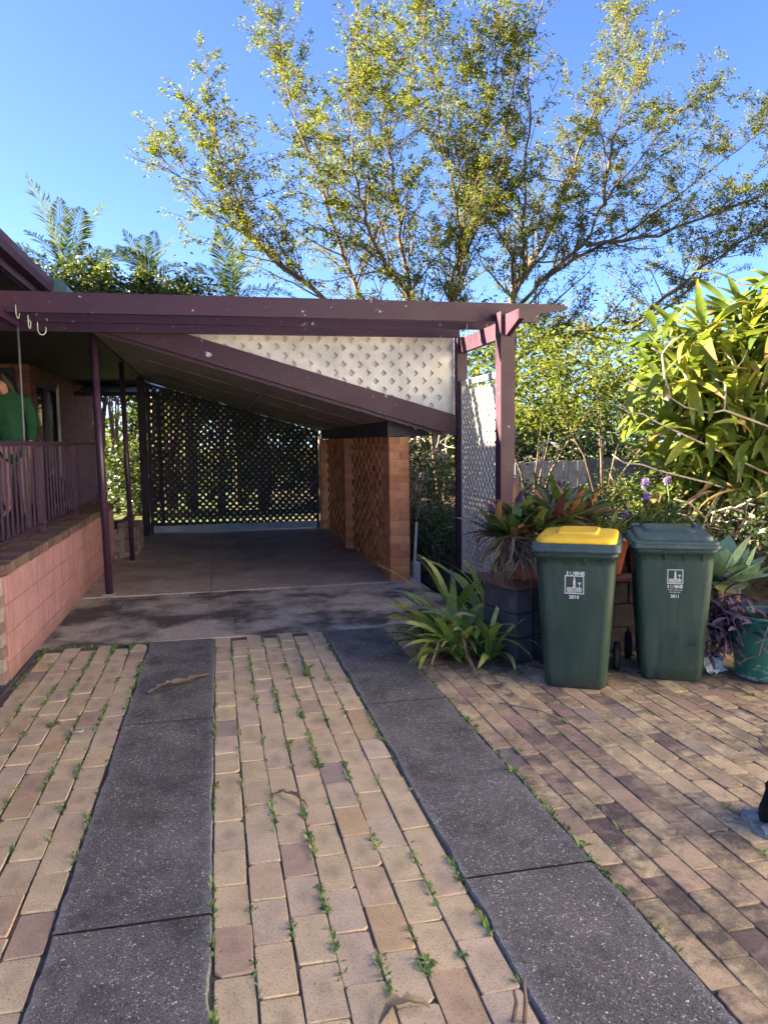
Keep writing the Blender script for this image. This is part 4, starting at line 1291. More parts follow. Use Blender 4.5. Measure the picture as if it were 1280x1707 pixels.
# strap-leaved plant at the foot of the planter
SL = [leaf_mesh('leaf', M['lf_strap'], random.uniform(.48, .74), random.uniform(.056, .082), random.uniform(.8, 1.9), .22, 9, 'strap', random.uniform(-.5, .5)) for _ in range(9)]
SG = [leaf_mesh('withered_leaf', M['dry'], random.uniform(.3, .45), .03, random.uniform(1.2, 2.0), .6, 7, 'lance', random.uniform(-1, 1)) for _ in range(4)]
sp_ = root('strap_leaf_plant', 'yellow green strap-leaved clump sprawling over the paving between brick pier and planter', 'strap plant', (1.76, 5.38, 0))
for (c, n) in (((1.68, 5.26, .02), 22), ((1.82, 5.36, .03), 22), ((1.56, 5.50, .02), 22), ((1.72, 5.60, .04), 20), ((1.86, 5.16, .02), 18), ((1.64, 5.40, .06), 20)):
    scatter_rosette(sp_, SL, c, n, (1.48, .62), random.random()*6, (.68, 1.10), roll=.45, bias=(pi/2+.3, .25))
for i in range(26):
    yaw = random.uniform(0, 2*pi)
    inst('withered_leaf', random.choice(SG), sp_, (1.74+random.gauss(0, .12), 5.32+random.gauss(0, .1), .10+random.uniform(-.03, .1)), (random.uniform(-.2, .5), random.uniform(-.6, .6), yaw))
sp_ = root('strap_leaf_plant', 'taller broad dark leaves rising beside the bottom of the white trellis', 'strap plant', (2.2, 6.1, 0))
SB = [leaf_mesh('leaf', M['lf_strap'], random.uniform(.7, .95), random.uniform(.07, .09), random.uniform(.5, 1.2), .25, 8, 'strap') for _ in range(5)]
for (c, n) in (((2.18, 6.05, .0), 9), ((2.32, 6.35, .0), 8), ((1.95, 6.25, 0), 7)):
    scatter_rosette(sp_, SB, c, n, (1.45, .8), random.random()*6, (.75, 1.1), roll=.4)

# agave behind the green pot
ag = root('agave', 'broad blue-green agave rosette beside the green lidded bin', 'agave', (3.56, 4.95, .1))
AG = [leaf_mesh('leaf', M['lf_agave'], random.uniform(.30, .37), random.uniform(.16, .20), random.uniform(-.2, .5), .12, 7, 'agave') for _ in range(5)]
scatter_rosette(ag, AG, (3.56, 4.92, .55), 24, (1.35, -.1), .4, (.8, 1.1), roll=.15, r0=.03)
scatter_rosette(ag, AG, (3.80, 5.05, .50), 14, (1.2, .1), 1.4, (.7, 1.0), roll=.15, r0=.03)
m = MB(); m.tube([(3.56, 4.95, .0), (3.55, 4.93, .3), (3.56, 4.92, .56)], [.035, .03, .04], 10); m.build('stem', M['bark'], ag)
m = MB(); m.tube([(3.78, 5.08, .0), (3.80, 5.05, .52)], [.03, .035], 10); m.build('stem', M['bark'], ag)
# green painted pot with purple trailing plant
gp = root('painted_pot', 'flaking green painted pot with purple leaves hanging over it', 'pot', (3.52, 4.36, 0))
def matflake():
    t = NT('flaking_green_pot'); p = t.pos()
    n = t.noise(t.scale(p, (1, 1, 2.2)), 9, 6, 0.7)
    zz = t.math('MULTIPLY', t.math('SUBTRACT', 0.18, sepx(t, p, 2)), 0.6)
    f = t.ramp(t.math('ADD', n, zz), [(0.60, 0.0), (0.66, 1.0)])
    col = t.mix(f, (0.028, 0.15, 0.10), t.mix(t.noise(p, 40, 3), (0.10, 0.22, 0.19), (0.34, 0.40, 0.38)))
    return t.done(col, 0.55, t.bump(f, 0.3, 0.003), 0.4)
m = MB(); m.lathe([(0, .012), (.185, .012), (.19, .03), (.225, .42), (.232, .425), (.232, .435), (.215, .435), (.205, .38)], (3.52, 4.36, 0), 28)
m.build('body', matflake(), gp)
m = MB(); m.lathe([(0, .40), (.21, .39)], (3.52, 4.36, 0), 20); m.build('soil', M['soil'], gp)
tp_ = root('trailing_plant', 'dark purple trailing plant with tiny pale flowers spilling around the green pot', 'trailing plant', (3.42, 4.55, .1))
TL = [leaf_mesh('leaf', M['lf_purple'], random.uniform(.09, .15), random.uniform(.030, .044), random.uniform(.2, .9), .4, 4, 'lance') for _ in range(6)]
stm = MB()
for i in range(49):
    p = Vector((3.40+random.uniform(-.24, .34), 4.62+random.uniform(-.30, .14), .40+random.uniform(-.05, .10)))
    d = Vector((random.uniform(-1, .6), random.uniform(-1, .1), random.uniform(-.2, .6))).normalized()
    pts = [p]
    for k in range(6):
        d = (d+Vector((random.uniform(-.25, .25), random.uniform(-.25, .1), -.30))).normalized()
        q = pts[-1]+d*.055
        dx = q-Vector((3.52, 4.36, q.z)); 
        if q.z < .42 and dx.xy.length < .245: q = Vector((3.52, 4.36, q.z))+Vector((dx.x, dx.y, 0)).normalized()*.25
        if q.z < .03: q.z = .03
        pts.append(q)
        inst('leaf', random.choice(TL), tp_, q, (random.uniform(-.5, .7), random.uniform(-.5, .5), random.uniform(0, 2*pi)))
    stm.tube(pts, .004, 4, 0, False)
stm.build('stems', M['lf_purple'], tp_)
fl = MB()
for (x, y, z) in ((3.27, 4.42, .50), (3.34, 4.40, .51), (3.27, 4.36, .44), (3.47, 4.14, .46), (3.40, 4.13, .33)):
    for k in range(3):
        a = k*2.09
        fl.add([(x, y, z), (x+.010*cos(a-.4), y-.004, z+.010*sin(a-.4)), (x+.015*cos(a), y-.006, z+.015*sin(a)), (x+.010*cos(a+.4), y-.004, z+.010*sin(a+.4))], [(0, 1, 2, 3)])
fl.build('flower', M['petal_pale'], tp_)
# crumpled paper
m = MB(); g_ = 7
vv = [(3.245+(i/g_-.5)*.15+random.uniform(-.008, .008), 4.52+(j/g_-.5)*.10+random.uniform(-.01, .01)+abs(i/g_-.5)*.03, .012+.11*(j/g_)+random.uniform(-.014, .014)) for j in range(g_+1) for i in range(g_+1)]
m.add(vv, [(j*(g_+1)+i, j*(g_+1)+i+1, (j+1)*(g_+1)+i+1, (j+1)*(g_+1)+i) for j in range(g_) for i in range(g_)])
vv = [(x+random.uniform(-.006, .006), y+.012, z+random.uniform(-.004, .004)) for x, y, z in vv]
tag(m.build('crumpled_paper', M['paper']), 'crumpled white paper wrapper on the paving between bin and green pot', 'litter')

# trunk base with broken stones round it
tk = root('trunk_base', 'rough black trunk base ringed by broken grey stones at the edge of the paving', 'tree stump', (2.26, 2.62, 0))
secs = []
for k in range(9):
    z = -.03+k*.045; rr = .115+.012*sin(k*1.3)-(.012*k if k > 4 else 0)+(.02 if k == 0 else 0)
    secs.append([(2.26+(rr+random.uniform(-.010, .010))*cos(2*pi*i/18), 2.62+(rr+random.uniform(-.010, .010))*sin(2*pi*i/18), z+random.uniform(-.008, .008)) for i in range(18)])
m = MB(); m.loft(secs); m.build('trunk', M['lava'], tk)
for (a, rr, s_) in ((3.5, .135, .055), (3.0, .14, .05), (2.6, .15, .045), (4.1, .14, .06), (2.2, .15, .05)):
    m = MB(); c = Vector((2.26+rr*cos(a), 2.62+rr*sin(a), .008))
    lo = [(c.x+s_*cos(q*pi/3+.3)*random.uniform(.7, 1.2), c.y+s_*sin(q*pi/3+.3)*random.uniform(.7, 1.2), -.03) for q in range(6)]
    hi = [(c.x+(x-c.x)*.8, c.y+(y-c.y)*.8, random.uniform(.012, .03)) for x, y, z in lo]
    m.loft([lo, hi], 0, False); m.build('stone', M['stone'], tk)
m = MB(); secs = []
for (ri, z) in ((.19, -.03), (.19, .010), (.175, .016), (.11, .016)):
    secs.append([(2.26+ri*cos(-pi*.98+k*.1)*1.0, 2.62+ri*sin(-pi*.98+k*.1), z) for k in range(22)])
v = [p for s_ in secs for p in s_]; n = 22
m.add(v, [(i*n+k, i*n+k+1, (i+1)*n+k+1, (i+1)*n+k) for i in range(3) for k in range(n-1)])
m.build('stone_ring', M['stone'], tk)
tf = MB()
for i in range(40):
    a = random.uniform(0, 2*pi); p = Vector((2.26+.08*cos(a), 2.62+.08*sin(a), .30)); tf.tube([p, p+Vector((random.uniform(-.05, .02), random.uniform(-.05, .05), random.uniform(.02, .09)))], .002, 3, 0, False)
tf.build('moss', M['grass'], tk)

spk = root('spiky_plant', 'dark spiky plant behind the front carport post at the verandah end', 'plant', (-1.75, 12.2, .1))
scatter_rosette(spk, [leaf_mesh('leaf', M['lf_dark'], .62, .06, b_, .25, 7, 'strap') for b_ in (.5, .9, 1.3)], (-1.72, 12.0, .42), 22, (1.4, .2), 0, (.8, 1.2))
m = MB(); m.tube([(-1.72, 12.0, -.05), (-1.72, 12.0, .45)], .06, 8); m.build('stem', M['bark'], spk)

# ================================================================== FOLIAGE TOOLS
def leaves_np(name, P, size, mat, parent, aspect=0.42, up=0.5, along=None, fold=True):
    """one mesh of many small pointed leaves; P (N,3) world positions"""
    P = np.asarray(P, np.float32); n = len(P)
    d = np.random.normal(size=(n, 3)).astype(np.float32)
    d[:, 2] = d[:, 2]*0.6 - 0.25
    if along is not None: d = d*0.75 + np.asarray(along, np.float32)
    d /= np.linalg.norm(d, axis=1, keepdims=True)+1e-6
    q = np.random.normal(size=(n, 3)).astype(np.float32); q[:, 2] += up
    s_ = np.cross(d, q); s_ /= np.linalg.norm(s_, axis=1, keepdims=True)+1e-6
    nrm = np.cross(s_, d)
    L = (size*np.random.uniform(.6, 1.35, n)).astype(np.float32)[:, None]
    W = L*aspect
    a = P; tip = P+d*L
    mid = P+d*L*0.45+nrm*L*0.08
    l = mid - s_*W*.5; r = mid + s_*W*.5
    V = np.stack([a, r, tip, l], 1).reshape(-1, 3)
    F = (np.arange(n)[:, None]*4+np.arange(4)[None, :])
    off = np.array(org(parent), np.float32)
    return link(bpy.data.objects.new(name, np_mesh(name, V-off, F, mat)), parent)

def clumps(c, rad3, k, per, spread, low=-1.0, shell=0.55):
    """leaf positions gathered in clumps spread through an ellipsoid"""
    out = []; cs = []
    c = np.array(c); rad3 = np.array(rad3)
    while len(cs) < k:
        v = np.random.normal(size=3); v /= np.linalg.norm(v)
        r = np.random.uniform(shell, 1.0)**0.7*np.random.uniform(.8, 1.12)
        p = v*r
        if p[2] < low: continue
        cs.append(c+p*rad3)
    for q in cs:
        m_ = int(per*np.random.uniform(.6, 1.4))
        out.append(q+np.random.normal(size=(m_, 3))*spread*np.random.uniform(.7, 1.3)*np.array([1, 1, .8]))
    return np.concatenate(out), cs

def shrub(name, label, cat, base, c, rad3, k, per, spread, size, mat, stems=7, group=None, low=-1.0, aspect=0.42, bark='bark', srad=.03, shell=.55):
    r = root(name, label, cat, base, group)
    P, cs = clumps(c, rad3, k, per, spread, low, shell)
    P = P[P[:, 2] > base[2]+.02]
    leaves_np('foliage', P, size, M[mat], r, aspect)
    m = MB()
    cs = sorted(cs, key=lambda q: random.random())[:stems]
    b0 = Vector(base)
    for q in cs:
        q = Vector(q); mid = b0.lerp(q, .5)+Vector((random.uniform(-.1, .1), random.uniform(-.1, .1), (q.z-b0.z)*.12))
        m.tube([b0+Vector((random.uniform(-srad, srad)*2, random.uniform(-srad, srad)*2, -.05)), b0.lerp(mid, .5)+Vector((0, 0, (q.z-b0.z)*.1)), mid, q], [srad, srad*.8, srad*.55, srad*.2], 6)
    m.build('trunk' if cat == 'tree' else 'stems', M[bark], r)
    return r

# ================================================================== DRACAENA and bare branches at the right
dc = root('dracaena', 'large dracaena with long drooping yellow-green leaves filling the side behind the bins', 'dracaena', (5.0, 7.4, 0.2))
DL = [leaf_mesh('leaf', M['lf_drac'], random.uniform(.50, .78), random.uniform(.080, .112), random.uniform(.5, 1.7), .3, 9, 'lance', random.uniform(-.7, .7)) for _ in range(14)]
heads = [(4.78, 6.95, 2.62), (5.21, 6.9, 2.30), (5.76, 7.0, 3.05), (6.11, 7.1, 2.75), (4.56, 6.85, 2.15), (5.01, 6.75, 1.95), (5.56, 6.8, 2.55), (4.66, 6.8, 1.62), (5.21, 6.7, 1.55), (5.76, 6.75, 1.90), (4.51, 6.9, 1.18), (4.96, 6.75, 1.15), (5.51, 6.7, 1.20), (6.26, 7.0, 2.1), (6.01, 6.8, 1.45), (5.36, 7.1, 2.72)]
stem = MB()
for i, hd_ in enumerate(heads):
    scatter_rosette(dc, DL, hd_, 18 if i < 14 else 16, (1.25, -.75), random.random()*6, (.75, 1.15), roll=.6, r0=.03, bias=(pi/2+.35, .35))
    bx, by = 5.0+(i % 3-1)*.12, 7.45+(i % 2)*.1
    stem.tube([(bx, by, .1), (bx+(hd_[0]-bx)*.35, by+(hd_[1]-by)*.35, .1+(hd_[2]-.1)*.5), (bx+(hd_[0]-bx)*.85, by+(hd_[1]-by)*.85, hd_[2]*.85), hd_], [.04, .035, .03, .022], 7)
stem.build('trunk', M['bark_pale'], dc)
fill = MB()                       # the deeper, overlapped leaves as one part
for hd_ in heads:
    for rep_ in range(72):
        me = random.choice(DL); s_ = random.uniform(.7, 1.1)
        yaw = random.uniform(0, 6.28) if random.random() < .6 else pi/2+random.uniform(-.9, .9)
        c = Vector(hd_)+Vector((random.gauss(.14, .26), random.uniform(-.05, .5), random.gauss(-.14, .26)))
        mx = Matrix.Translation(c) @ Euler((random.uniform(-.9, 1.0), random.uniform(-.5, .5), yaw)).to_matrix().to_4x4() @ Matrix.Scale(s_, 4)
        fill.add([mx @ v.co for v in me.vertices], [tuple(p.vertices) for p in me.polygons], 0, True)
o = fill.build('foliage', M['lf_drac_in'], dc); o['kind'] = 'stuff'
DD = [leaf_mesh('dry_leaf', M['dry'], random.uniform(.45, .65), .055, random.uniform(1.0, 1.9), .8, 7, 'lance', random.uniform(-1.2, 1.2)) for _ in range(5)]
for i in range(26):
    inst('dry_leaf', random.choice(DD), dc, (4.7+random.uniform(-.5, .9), 6.3+random.uniform(-.25, .25), .85+random.uniform(-.15, .35)), (random.uniform(-.9, .2), random.uniform(-.8, .8), random.uniform(.4, 3.4)))
dd = MB()
for i in range(9):
    p = Vector((4.3+random.uniform(-.1, 1.0), 6.15+random.uniform(-.1, .2), .80+random.uniform(-.08, .15)))
    q = p+Vector((random.uniform(-.55, .1), random.uniform(-.2, .1), random.uniform(-.12, .22)))
    dd.tube([p, p.lerp(q, .5)+Vector((0, 0, .05)), q], [.014, .012, .007], 6)
dd.build('fallen_branch', M['bark_pale'], dc)

fr = root('bare_shrub', 'leafless pale branching shrub in front of the dracaena leaves', 'shrub', (5.3, 6.5, 0.2))
lines = [
 [(5.45, 6.6, 0.2), (5.38, 6.6, .9), (5.30, 6.6, 1.60), (5.23, 6.55, 1.69), (4.70, 6.5, 1.85), (4.52, 6.46, 1.82), (4.28, 6.5, 1.88), (4.13, 6.5, 1.97)],
 [(4.13, 6.5, 1.97), (4.07, 6.5, 2.15), (4.05, 6.52, 2.37), (4.13, 6.5, 2.48), (4.25, 6.5, 2.55)],
 [(4.05, 6.52, 2.37), (3.93, 6.5, 2.42)],
 [(4.70, 6.5, 1.85), (4.71, 6.5, 2.1), (4.8, 6.5, 2.22), (4.77, 6.5, 2.31), (4.69, 6.5, 2.39)],
 [(4.8, 6.5, 2.22), (4.88, 6.5, 2.31), (4.95, 6.52, 2.42)],
 [(4.71, 6.5, 2.1), (4.60, 6.5, 2.14)],
 [(5.04, 6.52, 1.80), (5.19, 6.5, 2.1), (5.21, 6.5, 2.36)],
 [(4.13, 6.5, 1.97), (3.95, 6.52, 2.02), (3.75, 6.55, 2.1), (3.68, 6.5, 2.2)],
 [(5.34, 6.6, 1.2), (4.6, 6.55, 1.5), (4.03, 6.55, 1.74), (3.85, 6.5, 1.82), (3.71, 6.5, 1.83), (3.49, 6.5, 1.95)],
 [(3.71, 6.5, 1.83), (3.62, 6.5, 1.92)],
 [(5.38, 6.6, .9), (4.6, 6.5, 1.15), (4.07, 6.5, 1.28), (3.85, 6.5, 1.35), (3.67, 6.5, 1.37), (3.55, 6.5, 1.45)],
]
m = MB()
for L in lines:
    n = len(L); r0 = .017 if len(L) > 6 else (.012 if len(L) > 3 else .007)
    m.tube(L, [r0*(1-.55*i/(n-1)) for i in range(n)], 7)
m.build('branches', M['bark_pale'], fr)

# purple flower heads on stalks
def flowers(label, c, base, n, s_):
    r = root('purple_flower', label, 'flower', base, None)
    m = MB()
    for i in range(n):
        v = Vector((random.gauss(0, 1), random.gauss(0, 1), random.gauss(0, 1))).normalized()*s_*random.uniform(.5, 1.0)
        p = Vector(c)+v; a = v.orthogonal().normalized(); b_ = v.cross(a).normalized(); q = .016
        m.add([p-a*q-b_*q*.4, p+a*q-b_*q*.4, p+v.normalized()*q+b_*q, p-a*q*.3+b_*q], [(0, 1, 2, 3)])
    m.build('bloom', M['petal'], r)
    m = MB(); m.tube([base, tuple(Vector(base).lerp(Vector(c), .6)+Vector((.03, 0, .02))), c], .007, 5); m.build('stalk', M['lf_mid'], r)
flowers('purple flower head nearest the yellow lid, low over the planter', (3.20, 5.6, .98), (3.25, 5.65, .5), 36, .040)
flowers('purple flower head standing below two others behind the green lid', (3.52, 5.85, 1.10), (3.5, 5.9, .45), 32, .036)
flowers('purple flower head on a stalk before the dark fence', (3.50, 5.85, 1.22), (3.52, 5.9, .45), 34, .036)
flowers('mauve flower head closest to the dracaena leaves', (3.74, 5.9, 1.23), (3.78, 5.95, .45), 30, .034)

# ================================================================== SHRUBS around the pergola and fence
shrub('shrub', 'bushy green shrub between the brick pier and the pergola post', 'shrub', (2.45, 9.6, 0), (2.55, 9.7, .95), (.50, .75, .95), 55, 60, .10, .050, 'lf_mid', 9, None, -1.0, .5)
shrub('shrub', 'low dark shrub in the shade at the foot of the pergola post', 'shrub', (2.55, 8.9, 0), (2.50, 8.9, .28), (.35, .35, .35), 22, 60, .08, .05, 'lf_dark', 5, None, -.6, .5)
# dead twiggy tangle caught by the sun above it
tw = root('dead_shrub', 'tangle of dry bare twigs behind the brick pier', 'shrub', (2.6, 11.2, 0))
m = MB()
for i in range(130):
    p = Vector((2.75+random.uniform(-.55, .65), 11.0+random.uniform(-.4, .5), random.uniform(.3, 1.9)))
    d = Vector((random.uniform(-1, 1), random.uniform(-.5, .5), random.uniform(-.2, 1))).normalized(); pts = [p]
    for k in range(4): d = (d+Vector((random.uniform(-.4, .4), random.uniform(-.4, .4), random.uniform(-.4, .4)))).normalized(); pts.append(pts[-1]+d*.14)
    m.tube(pts, [.009, .008, .006, .004, .003], 4, 0, False)
for k in range(5): m.tube([(2.7, 11.1, -.05), (2.7+random.uniform(-.5, .5), 11.1, 1.2)], .02, 5)
m.build('twigs', M['bark_pale'], tw)
shrub('small_tree', 'airy yellow-green small tree with thin dark branches next to the near pergola post', 'tree', (4.6, 10.8, .2), (4.45, 10.6, 2.45), (1.6, 1.2, 1.05), 66, 62, .15, .080, 'lf_yel', 5, 'small trees between pergola and fence', -.72, .45, 'bark', .02, .25)
shrub('small_tree', 'airy yellow-green small tree in front of the pale palings', 'tree', (6.4, 12.0, .2), (6.2, 11.8, 2.45), (1.7, 1.2, 1.0), 58, 62, .17, .085, 'lf_yel', 5, 'small trees between pergola and fence', -.72, .45, 'bark', .022, .25)
shrub('shrub', 'leafy light green shrub rising behind the bromeliads', 'shrub', (3.45, 7.6, .2), (3.4, 7.6, .72), (.62, .6, .42), 46, 60, .11, .048, 'lf_mid', 8, None, -1.0, .5)
shrub('shrub', 'sunlit yellow-green shrub below the dark fence', 'shrub', (4.6, 8.6, .2), (4.5, 8.5, .62), (.95, .7, .36), 50, 65, .12, .05, 'lf_yel', 8, None, -1.0, .5)
shrub('shrub', 'fine grey-green bush around the purple flowers', 'shrub', (3.75, 6.3, .3), (3.65, 6.2, .9), (.42, .4, .42), 42, 70, .08, .026, 'lf_mid', 8, None, -1.0, .3)
shrub('shrub', 'dark leafy mass under the dracaena beside the agave', 'shrub', (4.9, 6.2, .1), (4.7, 6.1, .5), (.95, .5, .45), 40, 60, .12, .07, 'lf_dark', 7, None, -.9, .4)
# thin pale stake-like trunk by the near post
m = MB(); m.tube([(3.50, 7.9, .2), (3.47, 7.9, .9), (3.49, 7.9, 1.6)], [.016, .014, .010], 6)
tag(m.build('sapling_stem', M['bark_pale']), 'thin pale sapling stem rising behind the bromeliads next to the post', 'sapling')

# paling fence: pale run, then a dark run
def fence(name, label, x0, x1, y, z1, key, wdt):
    r = root(name, label, 'fence', ((x0+x1)/2, y, 0))
    x = x0; me = None
    mm = MB(); mm.box((-wdt/2+.003, -.009, -.1), (wdt/2-.003, .009, z1), 0, .003); me = mm.mesh('paling', M[key])
    while x < x1:
        inst('paling', me, r, (x+wdt/2, y+random.uniform(-.004, .004), random.uniform(-.015, .01)), (0, random.uniform(-.006, .006), 0)); x += wdt
    for z in (.3, z1-.25): bar('rail', key, r, (x0, y+.012, z), (x1, y+.05, z+.07))
fence('paling_fence', 'pale weathered paling fence behind the small trees', 5.6, 7.05, 14.0, 1.17, 'paling_pale', .10)
fence('paling_fence', 'dark board fence running on from the pale palings', 7.06, 13.6, 14.06, 1.20, 'paling_dark', .30)

# ================================================================== BIG TREES behind the carport
def big_tree(name, label, base, limbs, mat, trunk_r):
    r = root(name, label, 'tree', base)
    m = MB(); P = []; A = []
    for L in limbs:
        L = [Vector(p) for p in L]
        # finer, slightly wandering polyline
        pts = []
        for i in range(len(L)-1):
            for k in range(4):
                t = k/4; pts.append(L[i].lerp(L[i+1], t)+Vector((random.gauss(0, .025), random.gauss(0, .03), random.gauss(0, .02))))
        pts.append(L[-1]); n = len(pts)
        b0 = Vector(base)
        low = L[0].z < 3.5
        if low: pts = [b0+Vector((random.uniform(-.12, .12), random.uniform(-.12, .12), -.2)), b0.lerp(L[0], .55)]+pts; n += 2
        ra = trunk_r if low else trunk_r*.5
        rad_ = [max(.011, ra*(1-i/(n-1))**1.05) for i in range(n)]
        m.tube(pts, rad_, 7)
        tot = sum((pts[i+1]-pts[i]).length for i in range(n-1))
        ns = int(tot*5.2)
        for s_ in range(ns):
            t = (.12+.88*(s_+random.random())/ns)
            i = min(n-2, int(t*(n-1))); p = pts[i].lerp(pts[i+1], t*(n-1)-i)
            if p.z < 3.3: continue
            d0 = (pts[i+1]-pts[i]).normalized()
            d = (d0*.75+Vector((random.gauss(0, .62), random.gauss(0, .62), random.gauss(.22, .42)))).normalized()
            ln = random.uniform(.7, 2.1)*(1.15-.55*t); q = [p]
            k_ = 7
            for k in range(k_):
                d = (d+Vector((random.gauss(0, .13), random.gauss(0, .13), random.gauss(.035, .10)))).normalized(); q.append(q[-1]+d*ln/k_)
            m.tube(q, [max(.0055, rad_[min(i, n-1)]*.42*(1-.8*k/k_)) for k in range(k_+1)], 4, 0, False)
            for k in range(2, k_+1):
                for rep in range(2):
                    if random.random() < .22: continue
                    e = (d+Vector((random.gauss(0, .85), random.gauss(0, .85), random.gauss(.05, .5)))).normalized()
                    tl = random.uniform(.16, .55); tw_ = [q[k]]
                    for kk in range(3):
                        e = (e+Vector((random.gauss(0, .15), random.gauss(0, .15), random.gauss(-.03, .1)))).normalized(); tw_.append(tw_[-1]+e*tl/3)
                    m.tube(tw_, [.006, .005, .004, .003], 3, 0, False)
                    dens = random.choice((5, 13, 24, 38))
                    for z_ in range(dens):
                        f = random.random()**.7; j = min(2, int(f*3)); pp = tw_[j].lerp(tw_[j+1], f*3-j)
                        P.append((pp.x+random.gauss(0, .035), pp.y+random.gauss(0, .035), pp.z+random.gauss(0, .035))); A.append((e.x, e.y, e.z-.35))
    m.build('trunk', M['bark'], r)
    leaves_np('crown', P, .073, M[mat], r, .38, .5, A)
    print(name, 'leaves', len(P), 'branch verts', len(m.v))
    return r
LA = [[(4.72, 16.0, 2.81), (4.88, 15.83, 4.54), (4.99, 15.61, 5.47), (5.13, 15.46, 6.51), (5.37, 15.31, 7.42), (5.48, 15.0, 8.45), (5.63, 14.67, 9.42)],
 [(4.79, 16.0, 2.81), (4.96, 15.75, 4.53), (5.12, 15.73, 5.75), (4.69, 15.55, 7.46), (4.37, 15.49, 8.91), (4.15, 15.31, 10.04)],
 [(5.10, 15.75, 5.32), (5.54, 15.8, 6.15), (5.82, 15.66, 6.61), (5.99, 15.42, 7.85), (6.11, 15.25, 9.3)],
 [(4.59, 16.0, 2.81), (3.96, 15.77, 4.63), (3.4, 15.49, 5.15), (3.03, 15.13, 5.74), (2.78, 14.68, 6.16), (2.59, 14.49, 7.16), (2.49, 14.17, 7.86), (2.58, 13.94, 8.77)],
 [(4.52, 16.0, 2.8), (3.04, 16.28, 4.7), (2.57, 16.39, 5.81), (2.32, 16.63, 7.09), (1.91, 16.77, 8.09), (1.71, 17.05, 9.03), (1.51, 17.31, 10.23)],
 [(4.45, 16.0, 2.8), (1.95, 15.66, 4.67), (1.24, 15.55, 5.09), (0.67, 15.27, 5.68), (0.41, 15.05, 6.48), (0.02, 14.74, 7.5)],
 [(1.51, 15.60, 4.96), (0.81, 15.88, 5.61), (0.35, 15.82, 6.04), (-0.42, 15.77, 6.66), (-0.94, 15.81, 6.98)],
 [(4.27, 16.0, 3.45), (4.0, 16.41, 5.87), (3.92, 16.85, 7.5), (3.82, 17.21, 8.89), (4.02, 17.41, 10.25)]]
LC = [[(6.36, 16.0, 2.81), (6.53, 16.45, 4.69), (7.17, 16.79, 5.7), (7.86, 17.18, 6.77), (8.41, 17.42, 7.96), (9.08, 17.85, 9.26), (9.96, 18.19, 11.01), (10.41, 18.45, 12.31)],
 [(6.5, 16.4, 4.6), (6.47, 16.39, 5.71), (6.09, 16.52, 6.31), (5.77, 16.86, 6.84), (5.57, 17.08, 8.32), (5.48, 17.22, 9.78)],
 [(6.50, 16.35, 4.35), (7.39, 16.3, 5.34), (8.2, 16.35, 5.96), (8.82, 16.57, 7.04), (9.59, 16.63, 7.89), (10.79, 16.88, 9.13), (11.82, 17.02, 9.81)],
 [(7.0, 16.3, 5.0), (7.98, 16.34, 5.62), (9.73, 16.82, 6.48), (11.3, 17.1, 7.6), (12.73, 17.31, 8.6), (14.0, 17.68, 9.54)],
 [(6.83, 16.6, 5.2), (6.48, 15.76, 6.0), (6.42, 15.58, 6.98), (6.44, 15.27, 8.06), (6.23, 14.92, 9.15), (6.5, 14.82, 10.13)],
 [(8.2, 16.35, 5.9), (10.0, 16.3, 6.2), (11.9, 16.2, 6.9), (13.6, 16.1, 7.7), (15.0, 16.0, 8.5)],
 [(9.36, 16.4, 4.2), (11.0, 16.1, 5.5), (12.6, 15.9, 6.5), (14.0, 15.8, 7.3)],
 [(8.75, 16.55, 6.85), (8.81, 16.44, 8.04), (9.32, 16.72, 9.23), (10.08, 17.03, 10.48)],
 [(6.40, 16.0, 3.33), (7.04, 16.13, 3.8), (7.95, 16.25, 3.96), (9.36, 16.38, 4.07), (10.72, 16.62, 4.82), (11.88, 16.72, 5.85), (13.39, 16.8, 6.91)]]
big_tree('garden_tree', 'tall many-limbed tree with sparse yellow-green leaves above the carport gable', (4.75, 16.0, 0), LA, 'lf_tree', .064)
big_tree('garden_tree', 'tall spreading tree with olive leaves and forked dark limbs above the pergola post', (6.35, 16.2, 0), LC, 'lf_tree2', .092)

# ================================================================== PALMS and leafy trees beyond the roof
def frond_mesh(L, droop, n=56, ll=.55, mat='lf_palm'):
    V = []; F = []
    pts = []; a = 0.0; y = z = 0.0
    for i in range(n+1):
        t = i/n; pts.append(Vector((0, y, z))); a = droop*t**1.6; y += L/n*cos(a); z -= L/n*sin(a)
    for i in range(n):
        for s_ in (-1, 1):
            w_ = .012*(1-i/n)+.004
            b = len(V); p, q = pts[i], pts[i+1]
            V += [p+Vector((-w_, 0, 0)), p+Vector((w_, 0, .0)), q+Vector((w_, 0, 0)), q+Vector((-w_, 0, 0))]
            if s_ == 1: F.append((b, b+1, b+2, b+3))
            if i < 3: continue
            t = i/n; l_ = ll*sin(pi*min(1, t*.85+.12))*random.uniform(.85, 1.1)
            d = (q-p).normalized()
            dirv = (Vector((s_*.8, 0, .25+random.uniform(-.35, .35)))+d*.65).normalized()
            e = p+dirv*l_*.6; tip = p+dirv*l_+Vector((0, 0, -l_*.22))
            wd = d*.024
            b = len(V); V += [p-wd, e-wd, tip, e+wd]; F.append((b, b+1, b+2, b+3))
    return np_mesh('frond', [tuple(v) for v in V], F, M[mat])
FR = [frond_mesh(random.uniform(2.0, 2.5), d) for d in (.35, .6, .9, 1.3)]
